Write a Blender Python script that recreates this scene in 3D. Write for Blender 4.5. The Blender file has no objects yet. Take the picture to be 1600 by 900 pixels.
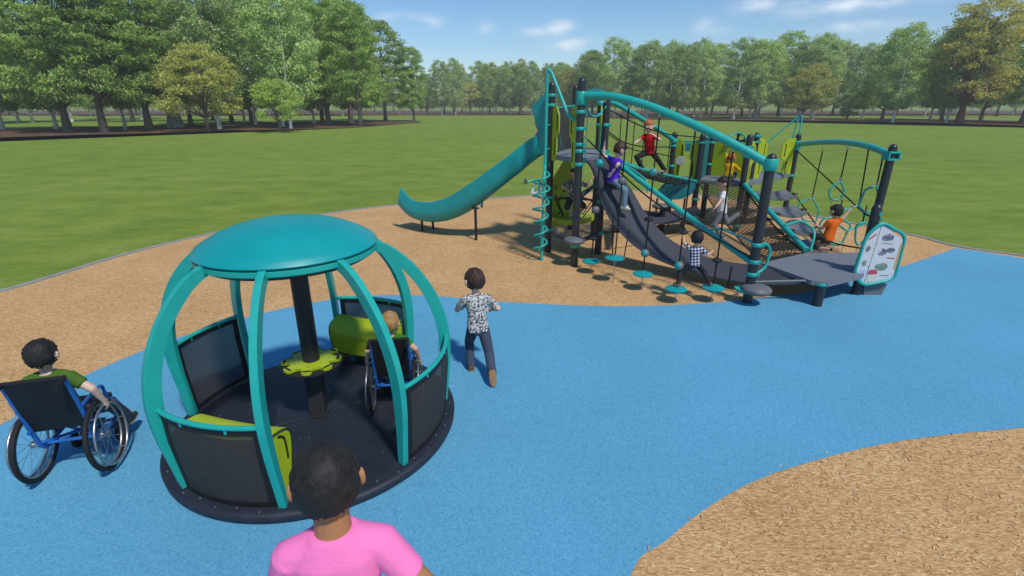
import bpy, bmesh, math, random
import numpy as np
from mathutils import Vector, Matrix, noise as mnoise
R = math.radians
PI = math.pi
sc = bpy.context.scene
COL = sc.collection
random.seed(7)

# ------------------------------------------------------------------ camera, sky, sun, exposure
EYE = 2.6
FPX = 779.0
PITCH = R(20)
cam_d = bpy.data.cameras.new('camera')
cam = bpy.data.objects.new('camera', cam_d)
COL.objects.link(cam)
cam.location = (0, 0, EYE)
cam.rotation_euler = (R(90) - PITCH, 0, 0)
cam_d.sensor_width = 36.0
cam_d.lens = 36.0 * FPX / 1600.0
cam_d.clip_start = 0.05
cam_d.clip_end = 3000
sc.camera = cam

SUN_EL = R(56)
sun_h = Vector((0.55, -0.83, 0)).normalized()
sun_v = Vector((sun_h.x * math.cos(SUN_EL), sun_h.y * math.cos(SUN_EL), math.sin(SUN_EL)))
sl = bpy.data.lights.new('sun', 'SUN')
sl.energy = 3.3
sl.angle = R(5)
sl.color = (1.0, 0.955, 0.89)
so = bpy.data.objects.new('sun', sl)
COL.objects.link(so)
so.rotation_euler = (-sun_v).to_track_quat('-Z', 'Y').to_euler()

wd = bpy.data.worlds.new('World')
sc.world = wd
wd.use_nodes = True
wn = wd.node_tree.nodes
wl = wd.node_tree.links
wn.clear()
wout = wn.new('ShaderNodeOutputWorld')
wbg = wn.new('ShaderNodeBackground')
wbg.inputs['Strength'].default_value = 0.15
sky = wn.new('ShaderNodeTexSky')
sky.sky_type = 'NISHITA'
sky.sun_disc = False
sky.sun_elevation = SUN_EL
sky.sun_rotation = math.atan2(sun_h.x, sun_h.y)
sky.altitude = 100
sky.air_density = 1.0
sky.dust_density = 0.0
sky.ozone_density = 4.0
# clouds at infinity: a few small fair-weather clouds, each an ellipse of direction broken up by noise
geo = wn.new('ShaderNodeTexCoord')
def wmath(op, a, b=None, c=None):
    n = wn.new('ShaderNodeMath'); n.operation = op
    for i, v in enumerate((a, b, c)):
        if v is None: continue
        if isinstance(v, (int, float)): n.inputs[i].default_value = v
        else: wl.new(v, n.inputs[i])
    return n.outputs[0]
def wdot(vec, v):
    n = wn.new('ShaderNodeVectorMath'); n.operation = 'DOT_PRODUCT'
    wl.new(vec, n.inputs[0]); n.inputs[1].default_value = v
    return n.outputs['Value']
wnoise = wn.new('ShaderNodeTexNoise')
wnoise.inputs['Scale'].default_value = 24
wnoise.inputs['Detail'].default_value = 6
wmap = wn.new('ShaderNodeMapping')
wmap.inputs['Scale'].default_value = (1, 1, 2.4)
wl.new(geo.outputs['Generated'], wmap.inputs[0])
wl.new(wmap.outputs[0], wnoise.inputs[0])
def ray(px, py):
    dx = (px - 800) / FPX; dy = (450 - py) / FPX
    return Vector((dx, math.cos(PITCH) + dy * math.sin(PITCH), -math.sin(PITCH) + dy * math.cos(PITCH)))
total = None
CL = [(630, 30, .055, .010, .45), (668, 33, .030, .010, .6), (757, 42, .02, .01, .4), (872, 44, .030, .014, 1.0), (850, 50, .05, .009, .5),
      (897, 70, .045, .010, .9), (1182, 8, .035, .012, .8), (1330, 6, .10, .012, .9), (1100, 40, .020, .012, .55),
      (1345, 41, .06, .008, .75), (1115, 48, .03, .007, .35), (700, -60, .15, .02, .8), (300, -110, .2, .03, .8), (1000, -150, .2, .03, .8), (1500, -20, .12, .012, .7)]
for (px, py, a, b, s) in CL:
    d = ray(px, py).normalized()
    e1 = Vector((d.y, -d.x, 0)).normalized()
    e2 = e1.cross(d).normalized()
    u = wmath('DIVIDE', wdot(geo.outputs['Generated'], e1), a * 0.75)
    v = wmath('DIVIDE', wdot(geo.outputs['Generated'], e2), b * 0.9)
    q = wmath('ADD', wmath('MULTIPLY', u, u), wmath('MULTIPLY', v, v))
    g = wmath('MULTIPLY', wmath('POWER', 2.718, wmath('MULTIPLY', q, -0.8)), s * .78)
    f = wmath('GREATER_THAN', wdot(geo.outputs['Generated'], d), 0.2)
    g = wmath('MULTIPLY', g, f)
    total = g if total is None else wmath('MAXIMUM', total, g)
cm = wmath('MULTIPLY', total, wmath('MULTIPLY_ADD', wnoise.outputs[0], 2.9, -0.85))
cmn = wn.new('ShaderNodeClamp'); wl.new(cm, cmn.inputs[0])
wmix = wn.new('ShaderNodeMix'); wmix.data_type = 'RGBA'
wl.new(cmn.outputs[0], wmix.inputs['Factor'])
whs = wn.new('ShaderNodeHueSaturation'); whs.inputs['Saturation'].default_value = 1.2; whs.inputs['Value'].default_value = .83
wl.new(sky.outputs[0], whs.inputs['Color']); wl.new(whs.outputs[0], wmix.inputs['A'])
wmix.inputs['B'].default_value = (6.6, 6.9, 7.4, 1)
wl.new(wmix.outputs['Result'], wbg.inputs['Color'])
wl.new(wbg.outputs[0], wout.inputs[0])

sc.view_settings.view_transform = 'Standard'
sc.view_settings.look = 'None'
sc.view_settings.gamma = 1.0
sc.view_settings.use_curve_mapping = False
sc.view_settings.exposure = 0.06
sc.cycles.max_bounces = 6
sc.cycles.transparent_max_bounces = 12
sc.cycles.volume_bounces = 0

def at(px, py, z=0.0):                 # the point of the level z that a sight line meets (world metres)
    r = ray(px, py); t = (z - EYE) / r.z
    return Vector((r.x * t, r.y * t, z))
def far(px, py, Y):                    # the point at the forward distance Y on a sight line
    r = ray(px, py); t = Y / r.y
    return Vector((r.x * t, Y, EYE + r.z * t))

# ------------------------------------------------------------------ materials
MATS = {}
def mat(name, col, rough=0.5, spec=0.5, var=0.0, vscale=6.0, bump=0.0, bscale=60.0, metal=0.0, coat=0.0):
    if name in MATS: return MATS[name]
    m = bpy.data.materials.new(name); m.use_nodes = True
    nt = m.node_tree; b = nt.nodes['Principled BSDF']
    b.inputs['Roughness'].default_value = rough
    b.inputs['Metallic'].default_value = metal
    b.inputs['Specular IOR Level'].default_value = spec
    b.inputs['Coat Weight'].default_value = coat
    b.inputs['Base Color'].default_value = (*col, 1)
    tc = nt.nodes.new('ShaderNodeTexCoord')
    if var > 0:
        n = nt.nodes.new('ShaderNodeTexNoise'); n.inputs['Scale'].default_value = vscale; n.inputs['Detail'].default_value = 5
        nt.links.new(tc.outputs['Object'], n.inputs[0])
        r = nt.nodes.new('ShaderNodeMapRange'); r.inputs[1].default_value = .3; r.inputs[2].default_value = .7
        r.inputs[3].default_value = 1 - var; r.inputs[4].default_value = 1 + var
        nt.links.new(n.outputs[0], r.inputs[0])
        mx = nt.nodes.new('ShaderNodeMix'); mx.data_type = 'RGBA'; mx.blend_type = 'MULTIPLY'
        mx.inputs['Factor'].default_value = 1
        mx.inputs['A'].default_value = (*col, 1)
        nt.links.new(r.outputs[0], mx.inputs['B'])
        nt.links.new(mx.outputs['Result'], b.inputs['Base Color'])
        rr = nt.nodes.new('ShaderNodeMapRange'); rr.inputs[3].default_value = max(.05, rough - .08); rr.inputs[4].default_value = min(1, rough + .1)
        nt.links.new(n.outputs[0], rr.inputs[0]); nt.links.new(rr.outputs[0], b.inputs['Roughness'])
    if bump > 0:
        n2 = nt.nodes.new('ShaderNodeTexNoise'); n2.inputs['Scale'].default_value = bscale; n2.inputs['Detail'].default_value = 4
        nt.links.new(tc.outputs['Object'], n2.inputs[0])
        bp = nt.nodes.new('ShaderNodeBump'); bp.inputs['Strength'].default_value = bump; bp.inputs['Distance'].default_value = .01
        nt.links.new(n2.outputs[0], bp.inputs['Height']); nt.links.new(bp.outputs[0], b.inputs['Normal'])
    MATS[name] = m
    return m

TEAL = mat('teal powder coat', (.012, .37, .32), .38, .5, .06, 9, .05, 180)
TEALP = mat('teal moulded plastic', (.004, .30, .305), .36, .5, .05, 4, .08, 120)
TEALD = mat('teal dark plastic', (.006, .16, .17), .4, .5, .05, 5, .05, 120)
BLACK = mat('black powder coat', (.017, .017, .02), .42, .4, .15, 8, .05, 160)
POSTM = mat('charcoal post paint', (.022, .023, .029), .38, .5, .12, 7, .04, 160)
DECK = mat('grey coated deck', (.18, .195, .22), .6, .4, .08, 9, .25, 260)
GREYP = mat('grey moulded plastic', (.13, .135, .14), .5, .4, .1, 14, .2, 150)
BELT = mat('dark rubber belting', (.052, .055, .070), .75, .3, .12, 9, .3, 220)
LIME = mat('lime plastic panel', (.36, .46, .012), .42, .5, .05, 6, .08, 200)
ROPE = mat('black braided rope', (.012, .012, .012), .85, .2, .2, 60, .5, 300)
NETM = mat('dark net rope', (.035, .03, .024), .9, .2, .3, 40)
STEEL = mat('galvanised steel', (.42, .42, .42), .35, .5, .12, 40, 0, 50, .9)
PLAT = mat('navy black platform', (.016, .02, .031), .5, .4, .2, 6, .25, 300)
RUBBER = mat('tyre rubber', (.015, .015, .016), .7, .3, .15, 30, .2, 150)
BLUEF = mat('blue wheelchair tube', (.015, .12, .42), .3, .5, .06, 10)
CLOTHB = mat('black vinyl cloth', (.012, .012, .013), .6, .3, .2, 25, .3, 140)
CONC = mat('pale concrete edging', (.27, .27, .25), .9, .2, .12, 5, .3, 80)
SKIN = mat('light skin', (.62, .36, .25), .5, .35, .04, 20)
SKINP = mat('pale skin', (.68, .46, .35), .5, .35, .04, 20)
SKINB = mat('tan skin', (.40, .19, .085), .48, .35, .05, 16, .05, 150)

def board_mat():
    m = bpy.data.materials.new('white printed board'); m.use_nodes = True
    b = m.node_tree.nodes['Principled BSDF']
    b.inputs['Base Color'].default_value = (.6, .61, .62, 1); b.inputs['Roughness'].default_value = .35
    return m
BOARD = board_mat()

def blue_mat():
    m = bpy.data.materials.new('blue poured rubber'); m.use_nodes = True
    nt = m.node_tree; b = nt.nodes['Principled BSDF']; b.inputs['Roughness'].default_value = .85
    b.inputs['Specular IOR Level'].default_value = .2
    tc = nt.nodes.new('ShaderNodeTexCoord')
    v = nt.nodes.new('ShaderNodeTexVoronoi'); v.inputs['Scale'].default_value = 95; v.inputs['Randomness'].default_value = 1
    nt.links.new(tc.outputs['Object'], v.inputs['Vector'])
    sp = nt.nodes.new('ShaderNodeSeparateColor'); nt.links.new(v.outputs['Color'], sp.inputs[0])
    cr = nt.nodes.new('ShaderNodeValToRGB'); e = cr.color_ramp.elements
    e[0].position = 0.0; e[0].color = (.074, .25, .395, 1)
    e[1].position = .14; e[1].color = (.09, .312, .475, 1)
    x = cr.color_ramp.elements.new(.6); x.color = (.10, .332, .50, 1)
    x = cr.color_ramp.elements.new(1.0); x.color = (.135, .38, .55, 1)
    nt.links.new(sp.outputs[0], cr.inputs[0])
    n = nt.nodes.new('ShaderNodeTexNoise'); n.inputs['Scale'].default_value = .6; n.inputs['Detail'].default_value = 5
    nt.links.new(tc.outputs['Object'], n.inputs[0])
    mr = nt.nodes.new('ShaderNodeMapRange'); mr.inputs[1].default_value = .3; mr.inputs[2].default_value = .7; mr.inputs[3].default_value = .93; mr.inputs[4].default_value = 1.06
    nt.links.new(n.outputs[0], mr.inputs[0])
    mx = nt.nodes.new('ShaderNodeMix'); mx.data_type = 'RGBA'; mx.blend_type = 'MULTIPLY'; mx.inputs['Factor'].default_value = 1
    nt.links.new(cr.outputs[0], mx.inputs['A']); nt.links.new(mr.outputs[0], mx.inputs['B'])
    nt.links.new(mx.outputs['Result'], b.inputs['Base Color'])
    bp = nt.nodes.new('ShaderNodeBump'); bp.inputs['Strength'].default_value = .5; bp.inputs['Distance'].default_value = .004
    nt.links.new(v.outputs['Distance'], bp.inputs['Height']); nt.links.new(bp.outputs[0], b.inputs['Normal'])
    return m
def mulch_mat():
    m = bpy.data.materials.new('engineered wood fibre'); m.use_nodes = True
    nt = m.node_tree; b = nt.nodes['Principled BSDF']; b.inputs['Roughness'].default_value = .95
    b.inputs['Specular IOR Level'].default_value = .1
    tc = nt.nodes.new('ShaderNodeTexCoord')
    cols, hs = [], []
    for rot, scl in ((.3, (22, 80, 1)), (1.35, (25, 92, 1)), (2.3, (20, 74, 1))):
        # distort, then long thin chips
        mp = nt.nodes.new('ShaderNodeMapping'); mp.inputs['Rotation'].default_value = (0, 0, rot); mp.inputs['Scale'].default_value = scl
        nt.links.new(tc.outputs['Object'], mp.inputs[0])
        v = nt.nodes.new('ShaderNodeTexVoronoi'); v.inputs['Scale'].default_value = 1.6
        nt.links.new(mp.outputs[0], v.inputs['Vector'])
        s = nt.nodes.new('ShaderNodeSeparateColor'); nt.links.new(v.outputs['Color'], s.inputs[0])
        cols.append(s.outputs[0]); hs.append(v.outputs['Distance'])
    def mth(op, a, c):
        n = nt.nodes.new('ShaderNodeMath'); n.operation = op
        for i, q in enumerate((a, c)):
            if isinstance(q, (int, float)): n.inputs[i].default_value = q
            else: nt.links.new(q, n.inputs[i])
        return n.outputs[0]
    avg = mth('MULTIPLY', mth('ADD', mth('ADD', cols[0], cols[1]), cols[2]), .3333)
    n = nt.nodes.new('ShaderNodeTexNoise'); n.inputs['Scale'].default_value = 1.3; n.inputs['Detail'].default_value = 6
    nt.links.new(tc.outputs['Object'], n.inputs[0])
    fac = mth('ADD', avg, mth('MULTIPLY', mth('SUBTRACT', n.outputs[0], .5), .35))
    cr = nt.nodes.new('ShaderNodeValToRGB'); e = cr.color_ramp.elements
    e[0].position = .08; e[0].color = (.29, .15, .058, 1)
    e[1].position = .92; e[1].color = (.75, .53, .29, 1)
    x = cr.color_ramp.elements.new(.4); x.color = (.50, .29, .125, 1)
    x = cr.color_ramp.elements.new(.62); x.color = (.60, .37, .168, 1)
    nt.links.new(fac, cr.inputs[0]); nt.links.new(cr.outputs[0], b.inputs['Base Color'])
    bp = nt.nodes.new('ShaderNodeBump'); bp.inputs['Strength'].default_value = .5; bp.inputs['Distance'].default_value = .01
    nt.links.new(mth('ADD', avg, mth('MULTIPLY', hs[0], .5)), bp.inputs['Height']); nt.links.new(bp.outputs[0], b.inputs['Normal'])
    return m
def grass_mat():
    m = bpy.data.materials.new('mown grass'); m.use_nodes = True
    nt = m.node_tree; b = nt.nodes['Principled BSDF']; b.inputs['Roughness'].default_value = .9
    b.inputs['Specular IOR Level'].default_value = .12
    tc = nt.nodes.new('ShaderNodeTexCoord')
    def nz(scale, det, sc3):
        mp = nt.nodes.new('ShaderNodeMapping'); mp.inputs['Scale'].default_value = sc3; nt.links.new(tc.outputs['Object'], mp.inputs[0])
        n = nt.nodes.new('ShaderNodeTexNoise'); n.inputs['Scale'].default_value = scale; n.inputs['Detail'].default_value = det; n.inputs['Roughness'].default_value = .65
        nt.links.new(mp.outputs[0], n.inputs[0]); return n.outputs[0]
    def mth(op, a, c):
        n = nt.nodes.new('ShaderNodeMath'); n.operation = op
        for i, q in enumerate((a, c)):
            if isinstance(q, (int, float)): n.inputs[i].default_value = q
            else: nt.links.new(q, n.inputs[i])
        return n.outputs[0]
    f = mth('ADD', mth('MULTIPLY', nz(.9, 8, (.6, 1, 1)), .5), mth('MULTIPLY', nz(16, 5, (.7, 1, 1)), .38))
    f = mth('ADD', f, mth('MULTIPLY', nz(.05, 3, (1, 1, 1)), .2))
    f = mth('ADD', f, mth('MULTIPLY', nz(3.2, 6, (.35, 1.3, 1)), .30)); f = mth('SUBTRACT', f, .11)
    cr = nt.nodes.new('ShaderNodeValToRGB'); e = cr.color_ramp.elements
    e[0].position = .40; e[0].color = (.095, .155, .018, 1)
    e[1].position = .78; e[1].color = (.285, .345, .072, 1)
    x = cr.color_ramp.elements.new(.58); x.color = (.185, .255, .038, 1)
    nt.links.new(f, cr.inputs[0]); nt.links.new(cr.outputs[0], b.inputs['Base Color'])
    bp = nt.nodes.new('ShaderNodeBump'); bp.inputs['Strength'].default_value = .6; bp.inputs['Distance'].default_value = .03
    nt.links.new(nz(45, 4, (1, 1, 1)), bp.inputs['Height']); nt.links.new(bp.outputs[0], b.inputs['Normal'])
    return m
def perf_mat():                          # perforated sheet, round holes really let light through
    m = bpy.data.materials.new('perforated charcoal sheet'); m.use_nodes = True
    nt = m.node_tree; b = nt.nodes['Principled BSDF']
    b.inputs['Base Color'].default_value = (.048, .044, .041, 1); b.inputs['Roughness'].default_value = .7; b.inputs['Specular IOR Level'].default_value = .2
    uv = nt.nodes.new('ShaderNodeUVMap')
    v = nt.nodes.new('ShaderNodeTexVoronoi'); v.voronoi_dimensions = '2D'; v.inputs['Scale'].default_value = 75; v.inputs['Randomness'].default_value = 0
    mp = nt.nodes.new('ShaderNodeMapping'); mp.inputs['Rotation'].default_value = (0, 0, PI / 4); nt.links.new(uv.outputs[0], mp.inputs[0])
    nt.links.new(mp.outputs[0], v.inputs['Vector'])
    lt = nt.nodes.new('ShaderNodeMath'); lt.operation = 'LESS_THAN'; lt.inputs[1].default_value = .17
    nt.links.new(v.outputs['Distance'], lt.inputs[0])
    tr = nt.nodes.new('ShaderNodeBsdfTransparent'); mx = nt.nodes.new('ShaderNodeMixShader')
    nt.links.new(lt.outputs[0], mx.inputs[0]); nt.links.new(b.outputs[0], mx.inputs[1]); nt.links.new(tr.outputs[0], mx.inputs[2])
    nt.links.new(mx.outputs[0], nt.nodes['Material Output'].inputs[0])
    return m
PERF = perf_mat()

def leaf_mat(name, cols, trans=.5, gain=1.0):
    cols = [(p, tuple(min(.8, q * k * gain) for q, k in zip(c, (6.9, 5.2, 5.2)))) if max(c) < .35 else (p, tuple(q * 1.15 for q in c)) for p, c in cols]
    m = bpy.data.materials.new(name); m.use_nodes = True
    nt = m.node_tree; nt.nodes.clear()
    o = nt.nodes.new('ShaderNodeOutputMaterial')
    g = nt.nodes.new('ShaderNodeNewGeometry'); cr = nt.nodes.new('ShaderNodeValToRGB')
    el = cr.color_ramp.elements
    el[0].position = cols[0][0]; el[0].color = (*cols[0][1], 1)
    el[1].position = cols[-1][0]; el[1].color = (*cols[-1][1], 1)
    for p, c in cols[1:-1]:
        x = el.new(p); x.color = (*c, 1)
    oi = nt.nodes.new('ShaderNodeObjectInfo')
    nt.links.new(g.outputs['Random Per Island'], cr.inputs[0])
    hs = nt.nodes.new('ShaderNodeHueSaturation')
    r = nt.nodes.new('ShaderNodeMapRange'); r.inputs[3].default_value = .82; r.inputs[4].default_value = 1.18
    nt.links.new(oi.outputs['Random'], r.inputs[0]); nt.links.new(r.outputs[0], hs.inputs['Value'])
    nt.links.new(cr.outputs[0], hs.inputs['Color'])
    d = nt.nodes.new('ShaderNodeBsdfDiffuse'); t = nt.nodes.new('ShaderNodeBsdfTranslucent')
    mx = nt.nodes.new('ShaderNodeMixShader'); mx.inputs[0].default_value = trans
    nt.links.new(hs.outputs[0], d.inputs[0]); nt.links.new(hs.outputs[0], t.inputs[0])
    nt.links.new(d.outputs[0], mx.inputs[1]); nt.links.new(t.outputs[0], mx.inputs[2]); nt.links.new(mx.outputs[0], o.inputs[0])
    return m

# ------------------------------------------------------------------ mesh helpers
WORLD_LOC = {}
def tag(o, label=None, cat=None, group=None, kind=None):
    if label: o['label'] = label
    if cat: o['category'] = cat
    if group: o['group'] = group
    if kind: o['kind'] = kind
    return o
def empty(name, loc, label, cat, group=None):
    o = bpy.data.objects.new(name, None); COL.objects.link(o)
    o.location = loc; o.empty_display_size = .2
    WORLD_LOC[o.name] = Vector(loc)
    return tag(o, label, cat, group)
def frame_of(d):
    d = d.normalized()
    a = Vector((0, 0, 1)) if abs(d.z) < .9 else Vector((1, 0, 0))
    u = d.cross(a).normalized(); v = d.cross(u).normalized()
    return u, v
class MB:
    def __init__(s): s.v = []; s.f = []; s.uv = None
    def add(s, vs, fs):
        n = len(s.v); s.v += [Vector(p) for p in vs]; s.f += [tuple(i + n for i in f) for f in fs]; return s
    def tube(s, pts, r, seg=10, closed=False, cap=True):
        pts = [Vector(p) for p in pts]; n = len(pts)
        rs = r if isinstance(r, (list, tuple)) else [r] * n
        vs = []; u = None
        for i, p in enumerate(pts):
            a = pts[(i - 1) % n] if (closed or i > 0) else p
            b = pts[(i + 1) % n] if (closed or i < n - 1) else p
            d = (b - a)
            if d.length < 1e-9: d = Vector((0, 0, 1))
            d.normalize()
            if u is None: u, w = frame_of(d)
            else:
                u = (u - d * u.dot(d))
                if u.length < 1e-6: u, w = frame_of(d)
                u.normalize(); w = d.cross(u)
            for k in range(seg):
                t = 2 * PI * k / seg
                vs.append(p + (u * math.cos(t) + w * math.sin(t)) * rs[i])
        fs = []
        for i in range(n if closed else n - 1):
            j = (i + 1) % n
            for k in range(seg):
                l = (k + 1) % seg
                fs.append((i * seg + k, i * seg + l, j * seg + l, j * seg + k))
        if cap and not closed:
            fs.append(tuple(range(seg))[::-1]); fs.append(tuple((n - 1) * seg + k for k in range(seg)))
        return s.add(vs, fs)
    def box(s, c, size, rot=None):
        c = Vector(c); x, y, z = [q / 2 for q in size]
        vs = [Vector((a, b, d)) for a in (-x, x) for b in (-y, y) for d in (-z, z)]
        if rot is not None: vs = [rot @ q for q in vs]
        return s.add([c + q for q in vs], [(0, 1, 3, 2), (4, 6, 7, 5), (0, 4, 5, 1), (2, 3, 7, 6), (0, 2, 6, 4), (1, 5, 7, 3)])
    def lathe(s, prof, c, seg=24, axis=None, e=(1, 1)):
        c = Vector(c)
        if axis is None: u, w, d = Vector((1, 0, 0)), Vector((0, 1, 0)), Vector((0, 0, 1))
        else:
            d = Vector(axis).normalized(); u, w = frame_of(d)
        vs = []
        for (r, z) in prof:
            for k in range(seg):
                t = 2 * PI * k / seg
                vs.append(c + d * z + (u * math.cos(t) * e[0] + w * math.sin(t) * e[1]) * r)
        fs = []
        for i in range(len(prof) - 1):
            for k in range(seg):
                l = (k + 1) % seg
                fs.append((i * seg + k, i * seg + l, (i + 1) * seg + l, (i + 1) * seg + k))
        fs.append(tuple(range(seg))[::-1]); fs.append(tuple((len(prof) - 1) * seg + k for k in range(seg)))
        return s.add(vs, fs)
    def ball(s, c, r, seg=16, rings=10, ax=None):
        c = Vector(c); r = r if isinstance(r, (tuple, list)) else (r, r, r)
        ax = ax or (Vector((1, 0, 0)), Vector((0, 1, 0)), Vector((0, 0, 1)))
        vs = []; fs = []
        for i in range(1, rings):
            ph = PI * i / rings
            for k in range(seg):
                t = 2 * PI * k / seg
                vs.append(c + ax[0] * (r[0] * math.sin(ph) * math.cos(t)) + ax[1] * (r[1] * math.sin(ph) * math.sin(t)) + ax[2] * (r[2] * math.cos(ph)))
        top = len(vs); vs.append(c + ax[2] * r[2]); bot = len(vs); vs.append(c - ax[2] * r[2])
        for i in range(rings - 2):
            for k in range(seg):
                l = (k + 1) % seg
                fs.append((i * seg + k, (i + 1) * seg + k, (i + 1) * seg + l, i * seg + l))
        for k in range(seg):
            l = (k + 1) % seg
            fs.append((top, k, l)); fs.append((bot, (rings - 2) * seg + l, (rings - 2) * seg + k))
        return s.add(vs, fs)
    def plate(s, poly, n, th):              # planar polygon (3D points) extruded by th along n, centred
        n = Vector(n).normalized(); p = [Vector(q) for q in poly]; k = len(p)
        vs = [q - n * th / 2 for q in p] + [q + n * th / 2 for q in p]
        fs = [tuple(range(k))[::-1], tuple(range(k, 2 * k))]
        fs += [(i, (i + 1) % k, k + (i + 1) % k, k + i) for i in range(k)]
        return s.add(vs, fs)
    def cap(s, p0, p1, r0, r1, seg=14, rings=4, flat=False):      # tapered capsule for bodies
        p0 = Vector(p0); p1 = Vector(p1); d = (p1 - p0).normalized(); u, w = frame_of(d)
        prof = []
        if flat: prof.append((r0, p0))
        else:
            for i in range(rings):
                a = PI / 2 * (1 - i / rings); prof.append((max(1e-4, r0 * math.cos(a)), p0 - d * r0 * math.sin(a)))
            prof.append((r0, p0))
        prof.append(((r0 + r1) / 2, (p0 + p1) / 2)); prof.append((r1, p1))
        if not flat:
            for i in range(1, rings + 1):
                a = PI / 2 * i / rings; prof.append((max(1e-4, r1 * math.cos(a)), p1 + d * r1 * math.sin(a)))
        vs = []
        for r, c in prof:
            for k in range(seg):
                t = 2 * PI * k / seg; vs.append(c + (u * math.cos(t) + w * math.sin(t)) * r)
        fs = []
        for i in range(len(prof) - 1):
            for k in range(seg):
                l = (k + 1) % seg; fs.append((i * seg + k, i * seg + l, (i + 1) * seg + l, (i + 1) * seg + k))
        fs.append(tuple(range(seg))[::-1]); fs.append(tuple((len(prof) - 1) * seg + k for k in range(seg)))
        return s.add(vs, fs)
    def loft(s, rings, ax_r, ax_d, seg=24):   # rings: (centre, half width, half depth)
        vs = []
        for c, a, b in rings:
            for k in range(seg):
                t = 2 * PI * k / seg
                x = math.cos(t); y = math.sin(t); p = 2.4
                q = (abs(x) ** p + abs(y) ** p) ** (-1 / p)
                vs.append(Vector(c) + ax_r * (a * x * q) + ax_d * (b * y * q))
        fs = []
        for i in range(len(rings) - 1):
            for k in range(seg):
                l = (k + 1) % seg; fs.append((i * seg + k, i * seg + l, (i + 1) * seg + l, (i + 1) * seg + k))
        fs.append(tuple(range(seg))[::-1]); fs.append(tuple((len(rings) - 1) * seg + k for k in range(seg)))
        return s.add(vs, fs)
    def build(s, name, m, parent=None, smooth=40, origin=None, fix=True):
        me = bpy.data.meshes.new(name)
        if parent is not None: org = WORLD_LOC[parent.name]
        elif origin is not None: org = Vector(origin)
        else:
            xs = [p.x for p in s.v]; ys = [p.y for p in s.v]; zs = [p.z for p in s.v]
            org = Vector(((min(xs) + max(xs)) / 2, (min(ys) + max(ys)) / 2, min(zs)))
        me.from_pydata([tuple(p - org) for p in s.v], [], s.f)
        if fix:
            bm = bmesh.new(); bm.from_mesh(me)
            bmesh.ops.recalc_face_normals(bm, faces=bm.faces[:])
            bm.to_mesh(me); bm.free()
        if smooth:
            me.polygons.foreach_set('use_smooth', [True] * len(me.polygons))
            me.set_sharp_from_angle(angle=R(smooth))
        me.materials.append(m)
        o = bpy.data.objects.new(name, me); COL.objects.link(o)
        if parent is not None:
            o.parent = parent; WORLD_LOC[o.name] = Vector(org)
        else:
            o.location = org; WORLD_LOC[o.name] = Vector(org)
        return o
def bez(pts, n=8):                       # Catmull-Rom through the points
    pts = [Vector(p) for p in pts]; out = []
    for i in range(len(pts) - 1):
        p0 = pts[max(0, i - 1)]; p1 = pts[i]; p2 = pts[i + 1]; p3 = pts[min(len(pts) - 1, i + 2)]
        for k in range(n):
            t = k / n
            out.append(.5 * ((2 * p1) + (p2 - p0) * t + (2 * p0 - 5 * p1 + 4 * p2 - p3) * t * t + (3 * p1 - p0 - 3 * p2 + p3) * t ** 3))
    out.append(pts[-1]); return out
def rounded(pts, r, n=5):                # round the corners of a closed polygon
    pts = [Vector(p) for p in pts]; k = len(pts); out = []
    for i in range(k):
        a, b, c = pts[i - 1], pts[i], pts[(i + 1) % k]
        d1 = (a - b); d2 = (c - b); rr = min(r, d1.length * .45, d2.length * .45)
        p = b + d1.normalized() * rr; q = b + d2.normalized() * rr
        for j in range(n + 1):
            t = j / n; out.append(p * (1 - t) ** 2 + b * 2 * t * (1 - t) + q * t * t)
    return out
def round_open(pts, r, n=5):
    pts = [Vector(p) for p in pts]; out = [pts[0]]
    for i in range(1, len(pts) - 1):
        a, b, c = pts[i - 1], pts[i], pts[i + 1]
        d1 = (a - b); d2 = (c - b); rr = min(r, d1.length * .45, d2.length * .45)
        p = b + d1.normalized() * rr; q = b + d2.normalized() * rr
        for j in range(n + 1):
            t = j / n; out.append(p * (1 - t) ** 2 + b * 2 * t * (1 - t) + q * t * t)
    out.append(pts[-1]); return out
def copy_tree(o, parent=None):
    c = o.copy(); COL.objects.link(c); c.parent = parent
    for ch in list(o.children): copy_tree(ch, c)
    return c

# ------------------------------------------------------------------ the ground, in thin sheets 4 mm apart
def sheet(name, poly, z, m, kind='structure'):
    bm = bmesh.new()
    vs = [bm.verts.new((p[0], p[1], z)) for p in poly]
    f = bm.faces.new(vs)
    if f.normal.z < 0: f.normal_flip()
    bmesh.ops.triangulate(bm, faces=bm.faces[:], ngon_method='EAR_CLIP')
    bm.normal_update()
    for f in bm.faces:
        if f.normal.z < 0: f.normal_flip()
    me = bpy.data.meshes.new(name); bm.to_mesh(me); bm.free(); me.materials.append(m)
    o = bpy.data.objects.new(name, me); COL.objects.link(o); o['kind'] = kind
    return o
GRASS = grass_mat()
sheet('grass_field', [(-900, -300), (900, -300), (900, 1500), (-900, 1500)], -.008, GRASS)
edge_px = [(0, 455), (80, 432), (200, 396), (320, 367), (440, 345), (560, 327), (680, 315), (800, 307.5), (890, 302), (985, 298), (1100, 304), (1225, 326), (1265, 336), (1420, 366), (1492, 384)]
edge = [(-9.2, -3), (-9.0, 2.0), (-8.5, 5.0)] + [tuple(at(*p)[:2]) for p in edge_px] + [tuple(at(1600, 400)[:2]), (12.5, 6.0), (13.0, 0), (11, -6), (-7, -6)]
edge = [tuple(p[:2]) for p in bez([(a, b, 0) for a, b in edge], 6)]
sheet('wood_fibre_ground', edge, -.004, mulch_mat())
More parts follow.
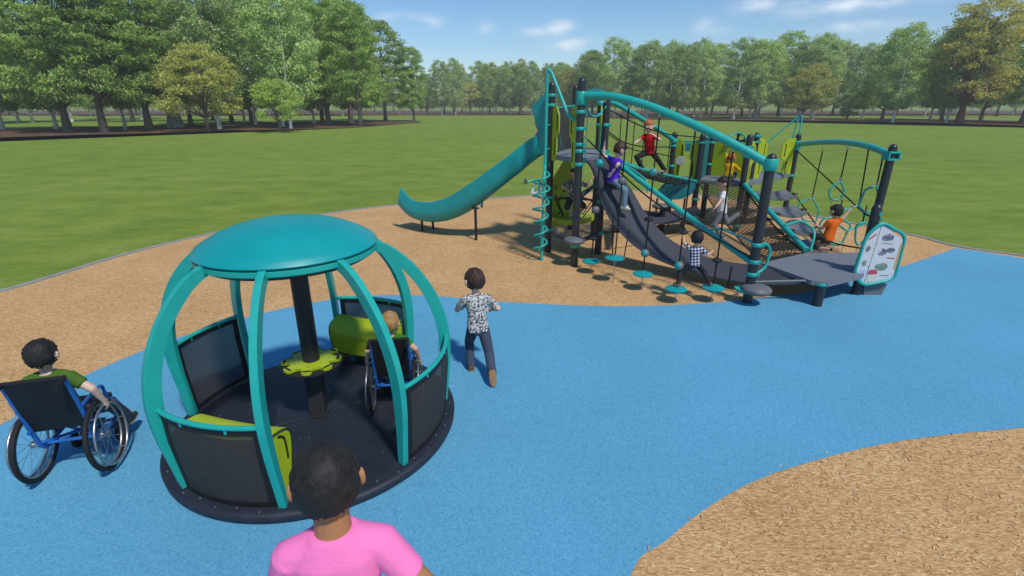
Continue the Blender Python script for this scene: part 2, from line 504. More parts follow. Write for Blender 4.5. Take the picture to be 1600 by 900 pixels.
blue_px = [(0, 664), (26, 649), (66, 622), (127, 589), (220, 549), (276, 528), (412, 489), (516, 468), (575, 462), (640, 461), (700, 464), (760, 470), (850, 475), (930, 478), (1000, 478), (1090, 474.5), (1200, 464), (1300, 447), (1400, 419), (1440, 406), (1480, 392.5)]
b1 = bez([at(*p) for p in blue_px], 5) + bez([at(1492, 387.5), at(1540, 394), at(1600, 403.5), Vector((11, 7.2, 0))], 4)
b2 = bez([Vector((11.6, 4.75, 0)), Vector((7, 4.0, 0)), at(1600, 668), at(1500, 677), at(1400, 690), at(1300, 712), at(1190, 747), at(1110, 790), at(1040, 845), at(985, 900), Vector((.3, 1.2, 0)), Vector((.1, -4, 0))], 6)
blue_poly = [(p.x, p.y) for p in b1 + b2] + [(-6.5, -4), (-6.3, 0), (-5.3, 2.6)]
sheet('blue_rubber_surface', blue_poly, 0.0, blue_mat())
hb = MB(); hx = [-900 + 60 * i for i in range(31)]; rows = [(330, -.5), (380, 2.2), (450, 6.0), (560, 9.0), (700, 9.5), (760, -5)]
hv = [(x, y, z + (1.5 * math.sin(x * .013) + .8 * math.sin(x * .031 + 1)) * (1 if 0 < z else 0)) for y, z in rows for x in hx]
hb.add(hv, [(i * 31 + j, i * 31 + j + 1, i * 31 + 32 + j, i * 31 + 31 + j) for i in range(len(rows) - 1) for j in range(30)])
o = hb.build('hills', GRASS, smooth=60, origin=(0, 0, 0)); o['kind'] = 'structure'
# concrete edging: a real strip standing 15 mm above the fibre
kb = MB()
n = len(edge)
for i in range(n):
    a = Vector((*edge[i], 0)); b = Vector((*edge[(i + 1) % n], 0))
    d = (b - a).normalized(); c = Vector((edge[i - 1][0], edge[i - 1][1], 0)); d0 = (a - c).normalized()
    e = Vector((*edge[(i + 2) % n], 0)); d2 = (e - b).normalized()
    na = Vector((-(d0 + d).y, (d0 + d).x, 0)).normalized(); nb = Vector((-(d + d2).y, (d + d2).x, 0)).normalized()
    w = .055
    q = [a - na * w, a + na * w, b + nb * w, b - nb * w]
    kb.add([(p.x, p.y, .012) for p in q] + [(p.x, p.y, -.1) for p in q], [(0, 1, 2, 3), (0, 3, 7, 4), (1, 5, 6, 2)])
o = kb.build('concrete_edging', CONC, smooth=30); o['kind'] = 'structure'
# brown bark beds under the groves
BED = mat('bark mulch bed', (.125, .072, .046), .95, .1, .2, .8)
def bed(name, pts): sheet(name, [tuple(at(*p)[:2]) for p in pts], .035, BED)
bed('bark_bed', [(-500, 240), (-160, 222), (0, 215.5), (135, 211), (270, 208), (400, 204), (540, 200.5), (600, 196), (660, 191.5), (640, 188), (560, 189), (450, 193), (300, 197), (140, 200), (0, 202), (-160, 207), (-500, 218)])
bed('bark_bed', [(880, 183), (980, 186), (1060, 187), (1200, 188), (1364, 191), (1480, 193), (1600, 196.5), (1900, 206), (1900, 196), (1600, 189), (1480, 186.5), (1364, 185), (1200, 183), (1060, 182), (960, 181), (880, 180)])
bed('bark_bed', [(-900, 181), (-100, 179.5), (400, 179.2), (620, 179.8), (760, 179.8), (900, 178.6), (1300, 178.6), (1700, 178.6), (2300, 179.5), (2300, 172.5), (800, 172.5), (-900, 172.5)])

# ------------------------------------------------------------------ trees
GREEN_A = leaf_mat('feathery green leaves', [(0, (.022, .05, .012)), (.4, (.04, .085, .02)), (.8, (.075, .135, .035)), (1, (.12, .19, .055))])
GREEN_B = leaf_mat('pale birch leaves', [(0, (.03, .065, .018)), (.5, (.06, .115, .035)), (.9, (.11, .18, .065)), (.975, (.17, .24, .11)), (.985, (.55, .56, .48)), (1, (.65, .66, .58))])
GREEN_C = leaf_mat('mid green leaves', [(0, (.028, .06, .012)), (.5, (.055, .105, .022)), (1, (.12, .17, .045))])
YELLOW = leaf_mat('yellowing leaves', [(0, (.035, .055, .015)), (.35, (.075, .105, .028)), (.8, (.125, .15, .04)), (1, (.165, .18, .06))], gain=.88)
AUTUMN = leaf_mat('autumn gold leaves', [(0, (.032, .06, .018)), (.35, (.065, .10, .028)), (.6, (.115, .125, .03)), (.85, (.155, .14, .03)), (1, (.15, .09, .02))], gain=.95)
BARK = mat('brown grey bark', (.15, .12, .10), .95, .1, .35, 3, .7, 9)
BARKW = mat('white birch bark', (.74, .72, .69), .9, .1, .35, 2.5, .4, 9)
BARKR = mat('red brown bark', (.22, .10, .055), .95, .1, .3, 3, .7, 9)
BARKG = mat('pale grey bark', (.38, .35, .33), .95, .1, .3, 2, .7, 7)

def tree_meshes(seed, H, cb, Rw, leaf, nclump, nleaf, lsize, trunk_r, lean=0.03, shape='dome', elong=2.2, droop=.3, flat=.55, forks=9):
    """trunk with limbs, and a crown of leaf-sized faces gathered in clumps through an uneven volume"""
    nleaf = int(nleaf * 1.7); lsize *= .72
    rg = np.random.default_rng(seed)
    rr = random.Random(seed)
    tb = MB()
    top = Vector((lean * H * rr.uniform(-1, 1), lean * H * rr.uniform(-1, 1), H * .86))
    path = [Vector((0, 0, -.15))]
    for k in range(1, 9):
        t = k / 8
        path.append(Vector((top.x * t + rr.uniform(-.1, .1), top.y * t + rr.uniform(-.1, .1), top.z * t)))
    tb.tube(path, [trunk_r * (1.35 if k == 0 else 1.0 - .9 * (k / 8)) for k in range(9)], 9)
    # clump centres
    cen = []; crad = []
    lumps = [(rg.uniform(0, 2 * PI), rg.uniform(0, 1), rg.uniform(.7, 1.25)) for _ in range(9)]
    while len(cen) < nclump:
        a = rg.uniform(0, 2 * PI); h = rg.uniform(0, 1)
        if shape == 'dome': prof = (1 - abs(2 * h - .75) ** 2.2 if h < .9 else .25) ; prof = max(.12, min(1, math.sqrt(max(0, 1 - ((h - .36) / .66) ** 2))))
        elif shape == 'cone': prof = max(.08, (1 - h) ** .75 * (1 if h > .1 else .6 + 4 * h))
        else: prof = max(.1, math.sqrt(max(0, 1 - ((h - .5) / .52) ** 2)))
        m = 1.0
        for la, lh, lm in lumps:
            da = abs((a - la + PI) % (2 * PI) - PI)
            w = math.exp(-(da / .7) ** 2 - ((h - lh) / .22) ** 2); m += (lm - 1) * w * 1.3
        rad = Rw * prof * m * (rg.uniform(.25, 1) ** .5)
        z = cb + (H - cb) * h
        tx = top.x * z / top.z; ty = top.y * z / top.z
        cen.append((tx + math.cos(a) * rad, ty + math.sin(a) * rad, z)); crad.append(rg.uniform(.55, 1.15) * Rw * .2)
    cen = np.array(cen); crad = np.array(crad)
    for i in rr.sample(range(nclump), min(forks, nclump)):
        c = Vector(cen[i]); z0 = max(cb * .7, c.z - Rw * rr.uniform(.5, .9)); z0 = min(z0, top.z * .92)
        s = Vector((top.x * z0 / top.z, top.y * z0 / top.z, z0))
        r0 = trunk_r * (1 - .85 * z0 / top.z) * .55
        mid = s.lerp(c, .5) + Vector((0, 0, .12 * (c - s).length))
        tb.tube([s, mid, c], [r0, r0 * .6, r0 * .2], 6)
    N = nclump * nleaf
    ci = np.repeat(np.arange(nclump), nleaf)
    off = rg.normal(0, 1, (N, 3)); off /= np.maximum(1e-6, np.linalg.norm(off, axis=1, keepdims=True))
    off *= (rg.uniform(0, 1, (N, 1)) ** .45) * crad[ci][:, None] * np.array([1.25, 1.25, flat * 1.1])
    P = cen[ci] + off
    outd = P - np.array([0, 0, cb + .4 * (H - cb)]); outd[:, 2] *= .4
    outd /= np.maximum(1e-6, np.linalg.norm(outd, axis=1, keepdims=True))
    L = outd * .7 + rg.normal(0, .6, (N, 3)); L[:, 2] -= droop
    L /= np.linalg.norm(L, axis=1, keepdims=True)
    q = rg.normal(0, .55, (N, 3)) + np.array([0, 0, .75]) + outd * .5
    W = np.cross(L, q); W /= np.maximum(1e-6, np.linalg.norm(W, axis=1, keepdims=True))
    s = (lsize * rg.uniform(.6, 1.3, N))[:, None]
    v = np.empty((N, 4, 3))
    v[:, 0] = P - L * s * .5; v[:, 2] = P + L * s * .5
    v[:, 1] = P + W * s / elong * .5 - L * s * .05; v[:, 3] = P - W * s / elong * .5 - L * s * .05
    me = bpy.data.meshes.new('crown')
    me.vertices.add(N * 4); me.vertices.foreach_set('co', v.reshape(-1))
    me.loops.add(N * 4); me.loops.foreach_set('vertex_index', np.arange(N * 4, dtype=np.int32))
    me.polygons.add(N); me.polygons.foreach_set('loop_start', np.arange(0, N * 4, 4, dtype=np.int32))
    me.update(calc_edges=True); me.materials.append(leaf)
    return tb, me
PROTO = {}
def proto(kind, seed):
    key = (kind, seed)
    if key in PROTO: return PROTO[key]
    if kind == 'feathery': a = (GREEN_A, BARK, dict(H=17, cb=3.2, Rw=5.4, nclump=230, nleaf=60, lsize=.62, trunk_r=.36, shape='dome', elong=3.4, droop=.45, flat=.4))
    elif kind == 'birch': a = (GREEN_B, BARKW, dict(H=17, cb=2.6, Rw=4.6, nclump=190, nleaf=58, lsize=.46, trunk_r=.21, shape='oval', elong=1.9, droop=.5, flat=.8))
    elif kind == 'leafy': a = (GREEN_C, BARK, dict(H=17, cb=3.2, Rw=5.2, nclump=190, nleaf=60, lsize=.5, trunk_r=.3, shape='dome', elong=1.9, droop=.2, flat=.6))
    elif kind == 'old': a = (GREEN_B, BARKG, dict(H=17, cb=3.6, Rw=5.2, nclump=190, nleaf=58, lsize=.48, trunk_r=.75, shape='dome', elong=1.9, droop=.3, flat=.7))
    elif kind == 'autumn': a = (AUTUMN, BARKR, dict(H=18, cb=4.0, Rw=6.0, nclump=150, nleaf=58, lsize=.5, trunk_r=.5, shape='dome', elong=1.9, droop=.2, flat=.5, forks=40))
    elif kind == 'yellow': a = (YELLOW, BARK, dict(H=8.4, cb=2.0, Rw=3.9, nclump=120, nleaf=56, lsize=.32, trunk_r=.2, shape='dome', elong=1.7, droop=.1, flat=.5, forks=26))
    elif kind == 'small': a = (GREEN_C, BARK, dict(H=6.0, cb=1.7, Rw=3.1, nclump=85, nleaf=56, lsize=.3, trunk_r=.13, shape='dome', elong=1.7, droop=.1, flat=.5, forks=20))
    elif kind == 'shrub': a = (GREEN_B, BARK, dict(H=4.2, cb=.7, Rw=2.4, nclump=60, nleaf=50, lsize=.3, trunk_r=.14, shape='oval', elong=1.7, droop=.1, flat=.7, forks=14))
    PROTO[key] = (*tree_meshes(seed, a[2]['H'], a[2]['cb'], a[2]['Rw'], a[0], **{k: v for k, v in a[2].items() if k not in ('H', 'cb', 'Rw')}), a[1], a[2]['H'])
    return PROTO[key]
TREES = {}
def tree(kind, x, y, h, label, group=None, seed=None, width=1.0):
    names = dict(feathery='feathery_tree', birch='birch_tree', leafy='leafy_tree', old='old_tree', autumn='autumn_tree', yellow='yellow_tree', small='small_tree', shrub='shrub')
    seed = seed if seed is not None else random.randrange(3)
    key = (kind, seed)
    rz = random.uniform(0, 2 * PI)
    if key not in TREES:
        tb, crown, bark, H = proto(kind, seed)
        root = bpy.data.objects.new(names[kind], None); COL.objects.link(root); WORLD_LOC[root.name] = Vector((0, 0, 0))
        tb.build('trunk', bark, root, smooth=60)
        c = bpy.data.objects.new('crown', crown); COL.objects.link(c); c.parent = root
        TREES[key] = root
        o = root
    else:
        o = copy_tree(TREES[key]); o.name = names[kind]
    H = proto(kind, seed)[3]
    s = h / H
    o.location = (x, y, -.01); o.rotation_euler = (0, 0, rz); o.scale = (s * width, s * width, s)
    o['label'] = label; o['category'] = 'shrub' if kind == 'shrub' else 'tree'
    if group: o['group'] = group
    elif 'group' in o: del o['group']
    return o
ORD = ['first', 'second', 'third', 'fourth', 'fifth', 'sixth', 'seventh', 'eighth', 'ninth', 'tenth', 'eleventh', 'twelfth', 'thirteenth', 'fourteenth', 'fifteenth']
LOOK = dict(feathery='tall feathery dark green tree with grey brown trunk', birch='white-trunked birch with pale green leaves', leafy='broad mid green tree with brown trunk',
            old='thick pale grey trunked tree with pale green crown')
front = [  # px of trunk, py of base, kind, height, width
    # left grove
    (-150, 210, 'feathery', 17, 1), (-60, 207, 'birch', 16, 1), (6, 203, 'birch', 15.5, 1), (89, 202, 'birch', 16.5, 1), (108, 206.5, 'feathery', 17.5, 1), (164, 206.5, 'feathery', 17, 1), (197, 202.5, 'birch', 16, .9),
    (234, 203, 'feathery', 18, 1), (275, 199.5, 'old', 18, 1), (299, 195, 'leafy', 17, 1), (344, 202, 'birch', 17, 1), (363, 193, 'leafy', 18, 1),
    (442, 198, 'birch', 17.5, 1), (455, 201, 'birch', 17, .9), (504, 190, 'leafy', 18, 1), (514, 196, 'feathery', 17.2, 1.0), (549, 192, 'feathery', 18.5, 1), (564, 197, 'feathery', 15.5, .85), (603, 190, 'feathery', 16.5, .95), (647, 189.5, 'feathery', 12.6, .72),
]
rightg = [(1084, 183, 'birch', 18, 1), (1094, 184, 'birch', 16.5, .9), (1111, 182.5, 'leafy', 17.5, 1), (1146, 186, 'birch', 16, 1), (1170, 184, 'birch', 16.5, 1), (1181, 185.5, 'old', 16, 1.05),
    (1215, 182, 'feathery', 21, 1), (1244, 186, 'birch', 15.5, 1), (1269, 187, 'birch', 15.5, 1), (1300, 181, 'leafy', 20, 1), (1347, 186, 'birch', 15.0, 1), (1377, 189, 'leafy', 14.5, 1.1), (1394, 192, 'birch', 15, 1.0),
    (1453, 187, 'birch', 16.5, 1), (1470, 189, 'leafy', 16.5, 1), (1478, 192.5, 'birch', 15.5, .95), (1532, 189, 'leafy', 17, 1), (1596, 192, 'feathery', 17, 1), (1650, 192, 'birch', 17, 1), (1720, 196, 'feathery', 17, 1),
    (925, 182, 'feathery', 16.5, .9), (972, 183, 'birch', 16.5, 1), (1010, 184, 'birch', 17, 1), (1045, 182, 'feathery', 17.5, 1), (1066, 185, 'birch', 15.5, .9)]
def grove(lst, where):
    cnt = {}
    for (px, py, kind, h, w) in sorted(lst):
        cnt[kind] = cnt.get(kind, 0) + 1
        p = at(px, py)
        tree(kind, p.x, p.y, h, '%s, %s from left in the %s' % (LOOK[kind], ORD[cnt[kind] - 1], where), None, width=w)
grove(front, 'left grove')
grove(rightg, 'right grove')
p = at(327, 207); tree('yellow', p.x, p.y, 8.4, 'small round yellow-green tree standing before the left grove', seed=0)
p = at(438, 207); tree('small', p.x, p.y, 5.2, 'small sparse green tree beside the yellow-green one at the left grove', seed=0)
p = at(1252, 189.5); tree('yellow', p.x, p.y, 9.6, 'small round yellow tree standing before the right grove', seed=1)
p = at(1323, 187.5); tree('shrub', p.x, p.y, 5.0, 'low dark-stemmed shrub between the birches of the right grove', seed=0)
p = at(1498, 193); tree('autumn', p.x, p.y, 18.5, 'big autumn gold and orange tree with red brown trunk at right', seed=0)
p = at(735, 178.5); tree('yellow', p.x, p.y, 10.5, 'small yellow tree at the edge of the far middle treeline', seed=0)
p = at(668, 179); tree('yellow', p.x, p.y, 8, 'low yellow tree at the left end of the far middle treeline', seed=1)
p = at(890, 181); tree('yellow', p.x, p.y, 13, 'yellow-green tree behind the top of the tall play tower', seed=0)
p = at(400, 195); tree('birch', p.x, p.y, 18, 'birch with many pale blossoms rising behind the small sparse tree', seed=2)
# the far middle treeline
mid = [(690, 179.5, 'birch'), (712, 179, 'birch'), (750, 178, 'birch'), (765, 178.5, 'leafy'), (787, 178.5, 'birch'), (795, 179, 'birch'), (812, 179, 'leafy'), (831, 179.5, 'birch'), (856, 178.5, 'birch'), (874, 178.5, 'leafy'), (905, 179, 'birch'), (935, 178.5, 'birch')]
for (px, py, kind) in mid:
    p = at(px, py); tree(kind, p.x, p.y, random.uniform(15.5, 18), 'far %s in the middle treeline between the two groves' % ('white-trunked birch' if kind == 'birch' else 'brown-trunked green tree'), 'far %s trees of the middle treeline' % ('birch' if kind == 'birch' else 'green'), width=random.uniform(.8, 1.0))
p = at(815, 176); tree('autumn', p.x, p.y, 22, 'far golden tree topping the middle treeline', seed=0, width=.6)
p = at(722, 176); tree('autumn', p.x, p.y, 20, 'far golden tree behind the small yellow tree of the middle treeline', seed=0, width=.5)
# rows behind
rg2 = random.Random(11)
def inner(px0, px1, Y0, Y1, n, where, hh=(15, 19)):
    for k in range(n):
        Y = rg2.uniform(Y0, Y1); px = px0 + (px1 - px0) * (k + rg2.uniform(.1, .9)) / n
        x = (px - 800) / FPX * (Y * math.cos(PITCH) + EYE * math.sin(PITCH))
        kind = rg2.choice(['birch', 'birch', 'leafy', 'feathery'])
        tree(kind, x, Y, rg2.uniform(*hh), '%s deep inside the %s' % (dict(birch='pale birch', leafy='mid green tree', feathery='feathery green tree')[kind], where), '%s inside the %s' % (dict(birch='birches', leafy='green trees', feathery='feathery trees')[kind], where), seed=rg2.randrange(3))
inner(-250, 600, 80, 120, 20, 'left grove')
inner(-250, 650, 150, 230, 26, 'left grove', (16, 19))
inner(900, 1800, 125, 165, 24, 'right grove', (16, 18.5))
inner(930, 1900, 190, 260, 24, 'right grove', (15, 19))
inner(560, 1050, 250, 330, 22, 'far treeline', (14, 20))
inner(660, 960, 205, 240, 14, 'middle treeline', (15, 18))

# ------------------------------------------------------------------ the play structure
V = Vector
PA = dict(A1=(.684, 9.179), A2=(1.309, 11.029), A3=(1.08, 8.283), A4=(1.615, 9.047), A5=(1.761, 10.549))
PBk = dict(B1=(3.72, 11.9), B2=(4.213, 11.484), B3=(4.735, 12.271), B4=(4.964, 10.845), B5=(5.472, 11.62), B6=(6.977, 12.664))
PC = (3.324, 6.561); PD = (6.2, 8.4); PF = (4.241, 6.44)
TOPS = dict(A1=3.0, A2=3.02, A3=3.02, A4=2.83, A5=2.80, B1=2.06, B2=2.05, B3=2.04, B4=2.06, B5=2.06, B6=1.99, C=2.04, D=2.03, F=.33)
ALL = {**PA, **PBk, 'C': PC, 'D': PD, 'F': PF}
def P(k, z=0.0): return V((ALL[k][0], ALL[k][1], z))
DA, DB, DL = 1.80, 1.04, .36           # deck heights
play = empty('play_structure', (2.4, 8.5, 0), 'large teal, black and lime play structure with two towers, curved slide, rope bridge and nets', 'play structure')
PR = .064
posts = {}
def collar(k, z, par, h=.05, r=PR + .012):
    b = MB(); b.lathe([(r - .006, -h / 2), (r, -h / 2 + .006), (r, h / 2 - .006), (r - .006, h / 2)], P(k, z), 20)
    d = V((.8, -.6, 0)); b.box(P(k, z) + d * (r + .008), (.03, .03, h * .8), Matrix.Rotation(math.atan2(d.y, d.x), 3, 'Z'))
    o = b.build('collar', TEAL, play, 45); o.parent = par; return o
for k, (x, y) in ALL.items():
    h = TOPS[k]; b = MB()
    prof = [(PR, -.12), (PR, h - .075)] + [(PR * math.cos(a), h - .075 + .075 * math.sin(a)) for a in [R(q) for q in (15, 30, 45, 60, 75)]] + [(.004, h)]
    if k == 'F': prof = [(PR, -.12), (PR, h)]
    b.lathe(prof, (x, y, 0), 22)
    posts[k] = b.build('post', POSTM, play, 40)
for k, zs in dict(A1=(.42, 1.04, 2.62, 2.78), A2=(1.9, 2.56, 2.35), A3=(1.72, 1.93, 2.03, 2.27, 2.52), A4=(.40, .98, 1.86, 2.30), A5=(1.05, 1.35, 1.72, 2.25, 2.45), B1=(.95, 1.3, 1.75), B2=(.98, .6, .18, 1.85), B3=(.55, 1.3, 1.8),
                B4=(1.6, 1.8, .12), B5=(1.85, 1.98), B6=(.98, 1.62), C=(.42, .60, .84), D=(.5, .8), F=(.315,)).items():
    for z in zs: collar(k, z, posts[k], .055 if k != 'F' else .045)

# decks: coated punched-steel slabs with a turned-down lip and a grid of holes in the top
def deck_mat():
    m = DECK.copy(); m.name = 'grey punched deck'
    nt = m.node_tree; b = nt.nodes['Principled BSDF']
    tc = nt.nodes.new('ShaderNodeTexCoord'); v = nt.nodes.new('ShaderNodeTexVoronoi'); v.inputs['Scale'].default_value = 28; v.inputs['Randomness'].default_value = 0
    nt.links.new(tc.outputs['Object'], v.inputs['Vector'])
    lt = nt.nodes.new('ShaderNodeMath'); lt.operation = 'LESS_THAN'; lt.inputs[1].default_value = .24; nt.links.new(v.outputs['Distance'], lt.inputs[0])
    mx = nt.nodes.new('ShaderNodeMix'); mx.data_type = 'RGBA'
    src = b.inputs['Base Color'].links[0].from_socket
    nt.links.new(lt.outputs[0], mx.inputs['Factor']); nt.links.new(src, mx.inputs['A']); mx.inputs['B'].default_value = (.05, .055, .065, 1)
    nt.links.new(mx.outputs['Result'], b.inputs['Base Color'])
    return m
DECKM = deck_mat()
def deck(poly, z, th=.075):
    b = MB(); b.plate([V((x, y, z - th / 2)) for x, y in poly], (0, 0, 1), th)
    return b.build('deck', DECKM, play, 30)
deck([PA['A1'], PA['A3'], PA['A4'], PA['A5'], PA['A2']], DA)
deck([PBk['B1'], PBk['B2'], PBk['B4'], (6.3, 11.95), PBk['B6'], (5.95, 13.1), PBk['B3']], DB)
low = [at(1190, 411, DL), at(1257, 395.5, DL), V((5.75, 7.85, DL)), V((5.25, 6.95, DL)), V((4.93, 6.68, DL)), at(1294, 442, DL), at(1268, 438.5, DL)]
deck([(p.x, p.y) for p in low], DL, .06)

# arched beams
def arch(pts, r, name='arch_beam'):
    b = MB(); b.tube(bez(pts, 8), r, 16); o = b.build(name, TEAL, play, 60)
    return o
def clamp(k, z, h, par):
    b = MB(); r = PR + .02
    b.lathe([(r - .008, -h / 2), (r, -h / 2 + .008), (r, h / 2 - .008), (r - .008, h / 2)], P(k, z), 20)
    o = b.build('clamp', TEAL, play, 45); o.parent = par
a1 = arch([P('A3', 2.752), (1.268, 8.139, 2.755), (1.524, 7.942, 2.735), (1.932, 7.63, 2.62), (2.318, 7.333, 2.45), (2.682, 7.053, 2.272), (3.03, 6.786, 2.075), P('C', 1.89)], .058)
clamp('A3', 2.72, .2, a1); clamp('C', 1.90, .15, a1)
a2 = arch([P('A5', 2.70), (2.074, 10.765, 2.66), (2.558, 11.099, 2.45), (3.081, 11.459, 2.20), P('B1', 1.87)], .05)
clamp('A5', 2.66, .1, a2); clamp('B1', 1.86, .1, a2)
a3 = arch([P('B6', 1.735), (6.911, 12.282, 1.77), (6.684, 11.045, 1.89), (6.495, 10.013, 1.945), (6.334, 9.13, 1.93), P('D', 1.85)], .055)
clamp('B6', 1.73, .17, a3)
b = MB()
for z in (1.79, 1.90): b.box(P('D', z), (.19, .17, .03))
for s in (-1, 1): b.box(P('D', 1.845) + V((s * .085, 0, 0)), (.022, .17, .10))
b.build('clamp', TEAL, play, 30).parent = a3
# second rail beside arch over the tall tower, ending on A4
b = MB(); b.tube(bez([P('A3', 2.80) + V((.07, .05, 0)), V((1.45, 8.75, 2.83)), P('A4', 2.72)], 6), .04, 12); b.build('top_rail', TEALD, play, 60)
b = MB(); b.tube(round_open([P('A3', 2.62) + V((.05, 0, 0)), V((1.28, 8.45, 2.45)), V((1.42, 8.65, 2.45)), P('A4', 2.62)], .08), .016, 10); b.build('grab_rail', TEAL, play, 60)
b = MB(); b.tube([P('A1', 2.56), P('A2', 2.62)], .018, 8); b.build('top_rail', TEAL, play, 60)

# flat lime panels with slots: outline in the plane of two posts, real 19 mm sheet
SLOT = mat('slot shadow core', (.02, .025, .006), .6, .3)
def bow_panel(k0, k1, s0, s1, z0, z1, flip=False):
    p0 = P(k0); p1 = P(k1); d = (p1 - p0).normalized(); n = V((-d.y, d.x, 0))
    L = s1 - s0; zm = (z0 + z1) / 2; h = z1 - z0
    prof = [(0, .0), (0, h - .06), (.02, h), (L * .62, h - .02), (L, h - .16), (L, h * .52), (L * .72, h * .45), (L * .72, h * .2), (L * .6, 0)]
    if flip: prof = [(L - x, z) for x, z in prof]
    pts = [p0 + d * (s0 + x) + V((0, 0, z0 + z)) for x, z in prof]
    b = MB(); b.plate(rounded(pts, .03, 3), n, .02)
    o = b.build('side_panel', LIME, play, 30)
    for (u0, w0, w1) in ((L * .76, h * .55, h * .86), (L * .52, h * .1, h * .42)):
        x = (L - u0) if flip else u0
        c = p0 + d * (s0 + x) + V((0, 0, z0 + (w0 + w1) / 2))
        q = MB(); q.plate(rounded([c + d * a + V((0, 0, e)) for a, e in ((-.014, -(w1 - w0) / 2), (.014, -(w1 - w0) / 2), (.014, (w1 - w0) / 2), (-.014, (w1 - w0) / 2))], .012, 3), n, .026)
        q.build('slot', SLOT, play, 30).parent = o
    return o
bow_panel('A1', 'A3', .05, .30, 1.70, 2.62)
bow_panel('A1', 'A3', .66, .93, 1.64, 2.62, True)
bow_panel('A4', 'A5', 1.0, 1.34, 1.80, 2.62, True)
bow_panel('B1', 'B2', .05, .27, 1.02, 1.92)
bow_panel('B1', 'B2', .40, .61, 1.02, 1.92, True)
bow_panel('B4', 'B6', .02, .37, 1.0, 1.93)
ALL['Q'] = (6.977 - .95, 12.664 - .30)
bow_panel('B6', 'Q', .03, .44, .93, 1.88)
bow_panel('B5', 'B6', .05, .5, 1.03, 1.93)
def wall_panel(name, a, c, z0, z1, m, th=.03, holes=None):
    d = (c - a); n = V((-d.y, d.x, 0))
    b = MB(); b.plate(rounded([a + V((0, 0, z0)), c + V((0, 0, z0)), c + V((0, 0, z1)), a + V((0, 0, z1))], .05, 3), n, th)
    return b.build(name, m, play, 30)
ROCK = mat('grey climbing wall', (.055, .056, .056), .7, .3, .25, 14, .9, 16)
wall_panel('climbing_wall', P('A1') + V((.12, .42, 0)), P('A2') - V((.16, .55, 0)), 1.78, 2.58, ROCK, .07)
wall_panel('back_panel', P('B3') + V((.05, -.05, 0)), P('B5') - V((.05, -.05, 0)), 1.04, 1.82, LIME)
wall_panel('teal_panel', P('B2') + V((.12, .18, 0)), P('B3') - V((.18, .26, 0)), 1.04, 1.95, TEALD, .05)
b = MB(); b.tube([P('B1', 1.86) + V((.02, .02, 0)), P('B1', 1.86).lerp(P('B2', 1.86), .96)], .02, 8); b.build('top_rail', TEAL, play, 60)
b = MB(); b.plate([V((3.95, 11.99, 1.62)), V((4.55, 12.1, 1.62)), V((4.55, 12.1, 1.80)), V((3.95, 11.99, 1.80))], V((-.2, 1, 0)), .04); b.build('roof_band', TEALD, play, 30)
# lime holed panels on the tall tower
def holed_panel(a, c, z0, z1, zc, seed):
    d = (c - a); n = V((-d.y, d.x, 0)).normalized(); L = d.length; d = d.normalized()
    b = MB(); b.plate(rounded([a + V((0, 0, z0)), a + d * L + V((0, 0, z0)), a + d * L + V((0, 0, z1)), a + d * L * .55 + V((0, 0, z1)), a + V((0, 0, zc))], .06, 4), n, .025)
    o = b.build('activity_panel', LIME, play, 30)
    r = random.Random(seed)
    for i in range(11):
        u = r.uniform(.12, .88); zz = z0 + (zc - z0) * r.uniform(.08, .95)
        q = MB(); q.lathe([(.02, -.016), (.024, 0), (.02, .016)], a + d * L * u + V((0, 0, zz)), 10, n, (1, 1.5)); q.build('finger_hole', SLOT, play, 40).parent = o
holed_panel(V((.79, 9.72, 0)), V((1.22, 10.02, 0)), .35, 1.66, 1.30, 3)
holed_panel(P('A4') + V((-.25, .85, 0)), P('A5') + V((-.35, -.1, 0)), 1.82, 2.45, 2.1, 5)
b = MB(); b.tube(round_open([V((1.0, 9.9, .35)), V((1.0, 9.9, 1.18)), V((1.2, 10.2, 1.3)), P('A2', 1.3)], .15), .022, 10); b.build('arch_rail', TEAL, play, 60)
b = MB(); b.tube(round_open([V((.80, 9.35, 1.85)), V((.80, 9.35, 2.45)), V((.72, 9.25, 2.45))], .06), .022, 10); b.build('grab_rail', TEAL, play, 60)
b = MB(); b.tube(round_open([P('A4', 2.30), P('A4', 2.30) + V((-.07, -.06, 0)), P('A4', 1.9) + V((-.09, -.07, 0)), P('A4', 1.86)], .05), .015, 10); b.build('grab_rail', TEAL, play, 60)
b = MB(); b.tube(round_open([P('A3', 2.5) + V((.10, -.03, 0)), P('A3', 1.74) + V((.10, -.03, 0))], .02), .008, 6); b.build('ladder_rod', TEAL, play, 60)

# under the tall tower: lime hammock seat on crossed ropes, black webs, pods
def lens(c, a, bb, h, ax, name, m, thick=.03, curl=.16):
    u = V(ax).normalized(); w = V((-u.y, u.x, 0)); vs = []; fs = []
    N, M = 16, 10
    for s in (0, 1):
        for i in range(N + 1):
            for j in range(M + 1):
                x = -1 + 2 * i / N; y = -1 + 2 * j / M
                px = x * math.sqrt(max(0, 1 - y * y / 2)); py = y * math.sqrt(max(0, 1 - x * x / 2))
                z = curl * (px * px) + .05 * py * py - (thick if s == 0 else 0)
                vs.append(V(c) + u * px * a + w * py * bb + V((0, 0, z)))
    K = (N + 1) * (M + 1)
    for s in (0, 1):
        for i in range(N):
            for j in range(M):
                q = [s * K + i * (M + 1) + j, s * K + (i + 1) * (M + 1) + j, s * K + (i + 1) * (M + 1) + j + 1, s * K + i * (M + 1) + j + 1]
                fs.append(tuple(q))
    ring = [i * (M + 1) for i in range(N + 1)] + [N * (M + 1) + j for j in range(1, M + 1)] + [i * (M + 1) + M for i in range(N - 1, -1, -1)] + [j for j in range(M - 1, 0, -1)]
    for a_, b_ in zip(ring, ring[1:] + ring[:1]): fs.append((a_, b_, K + b_, K + a_))
    b = MB(); b.add(vs, fs); return b.build(name, m, play, 50)
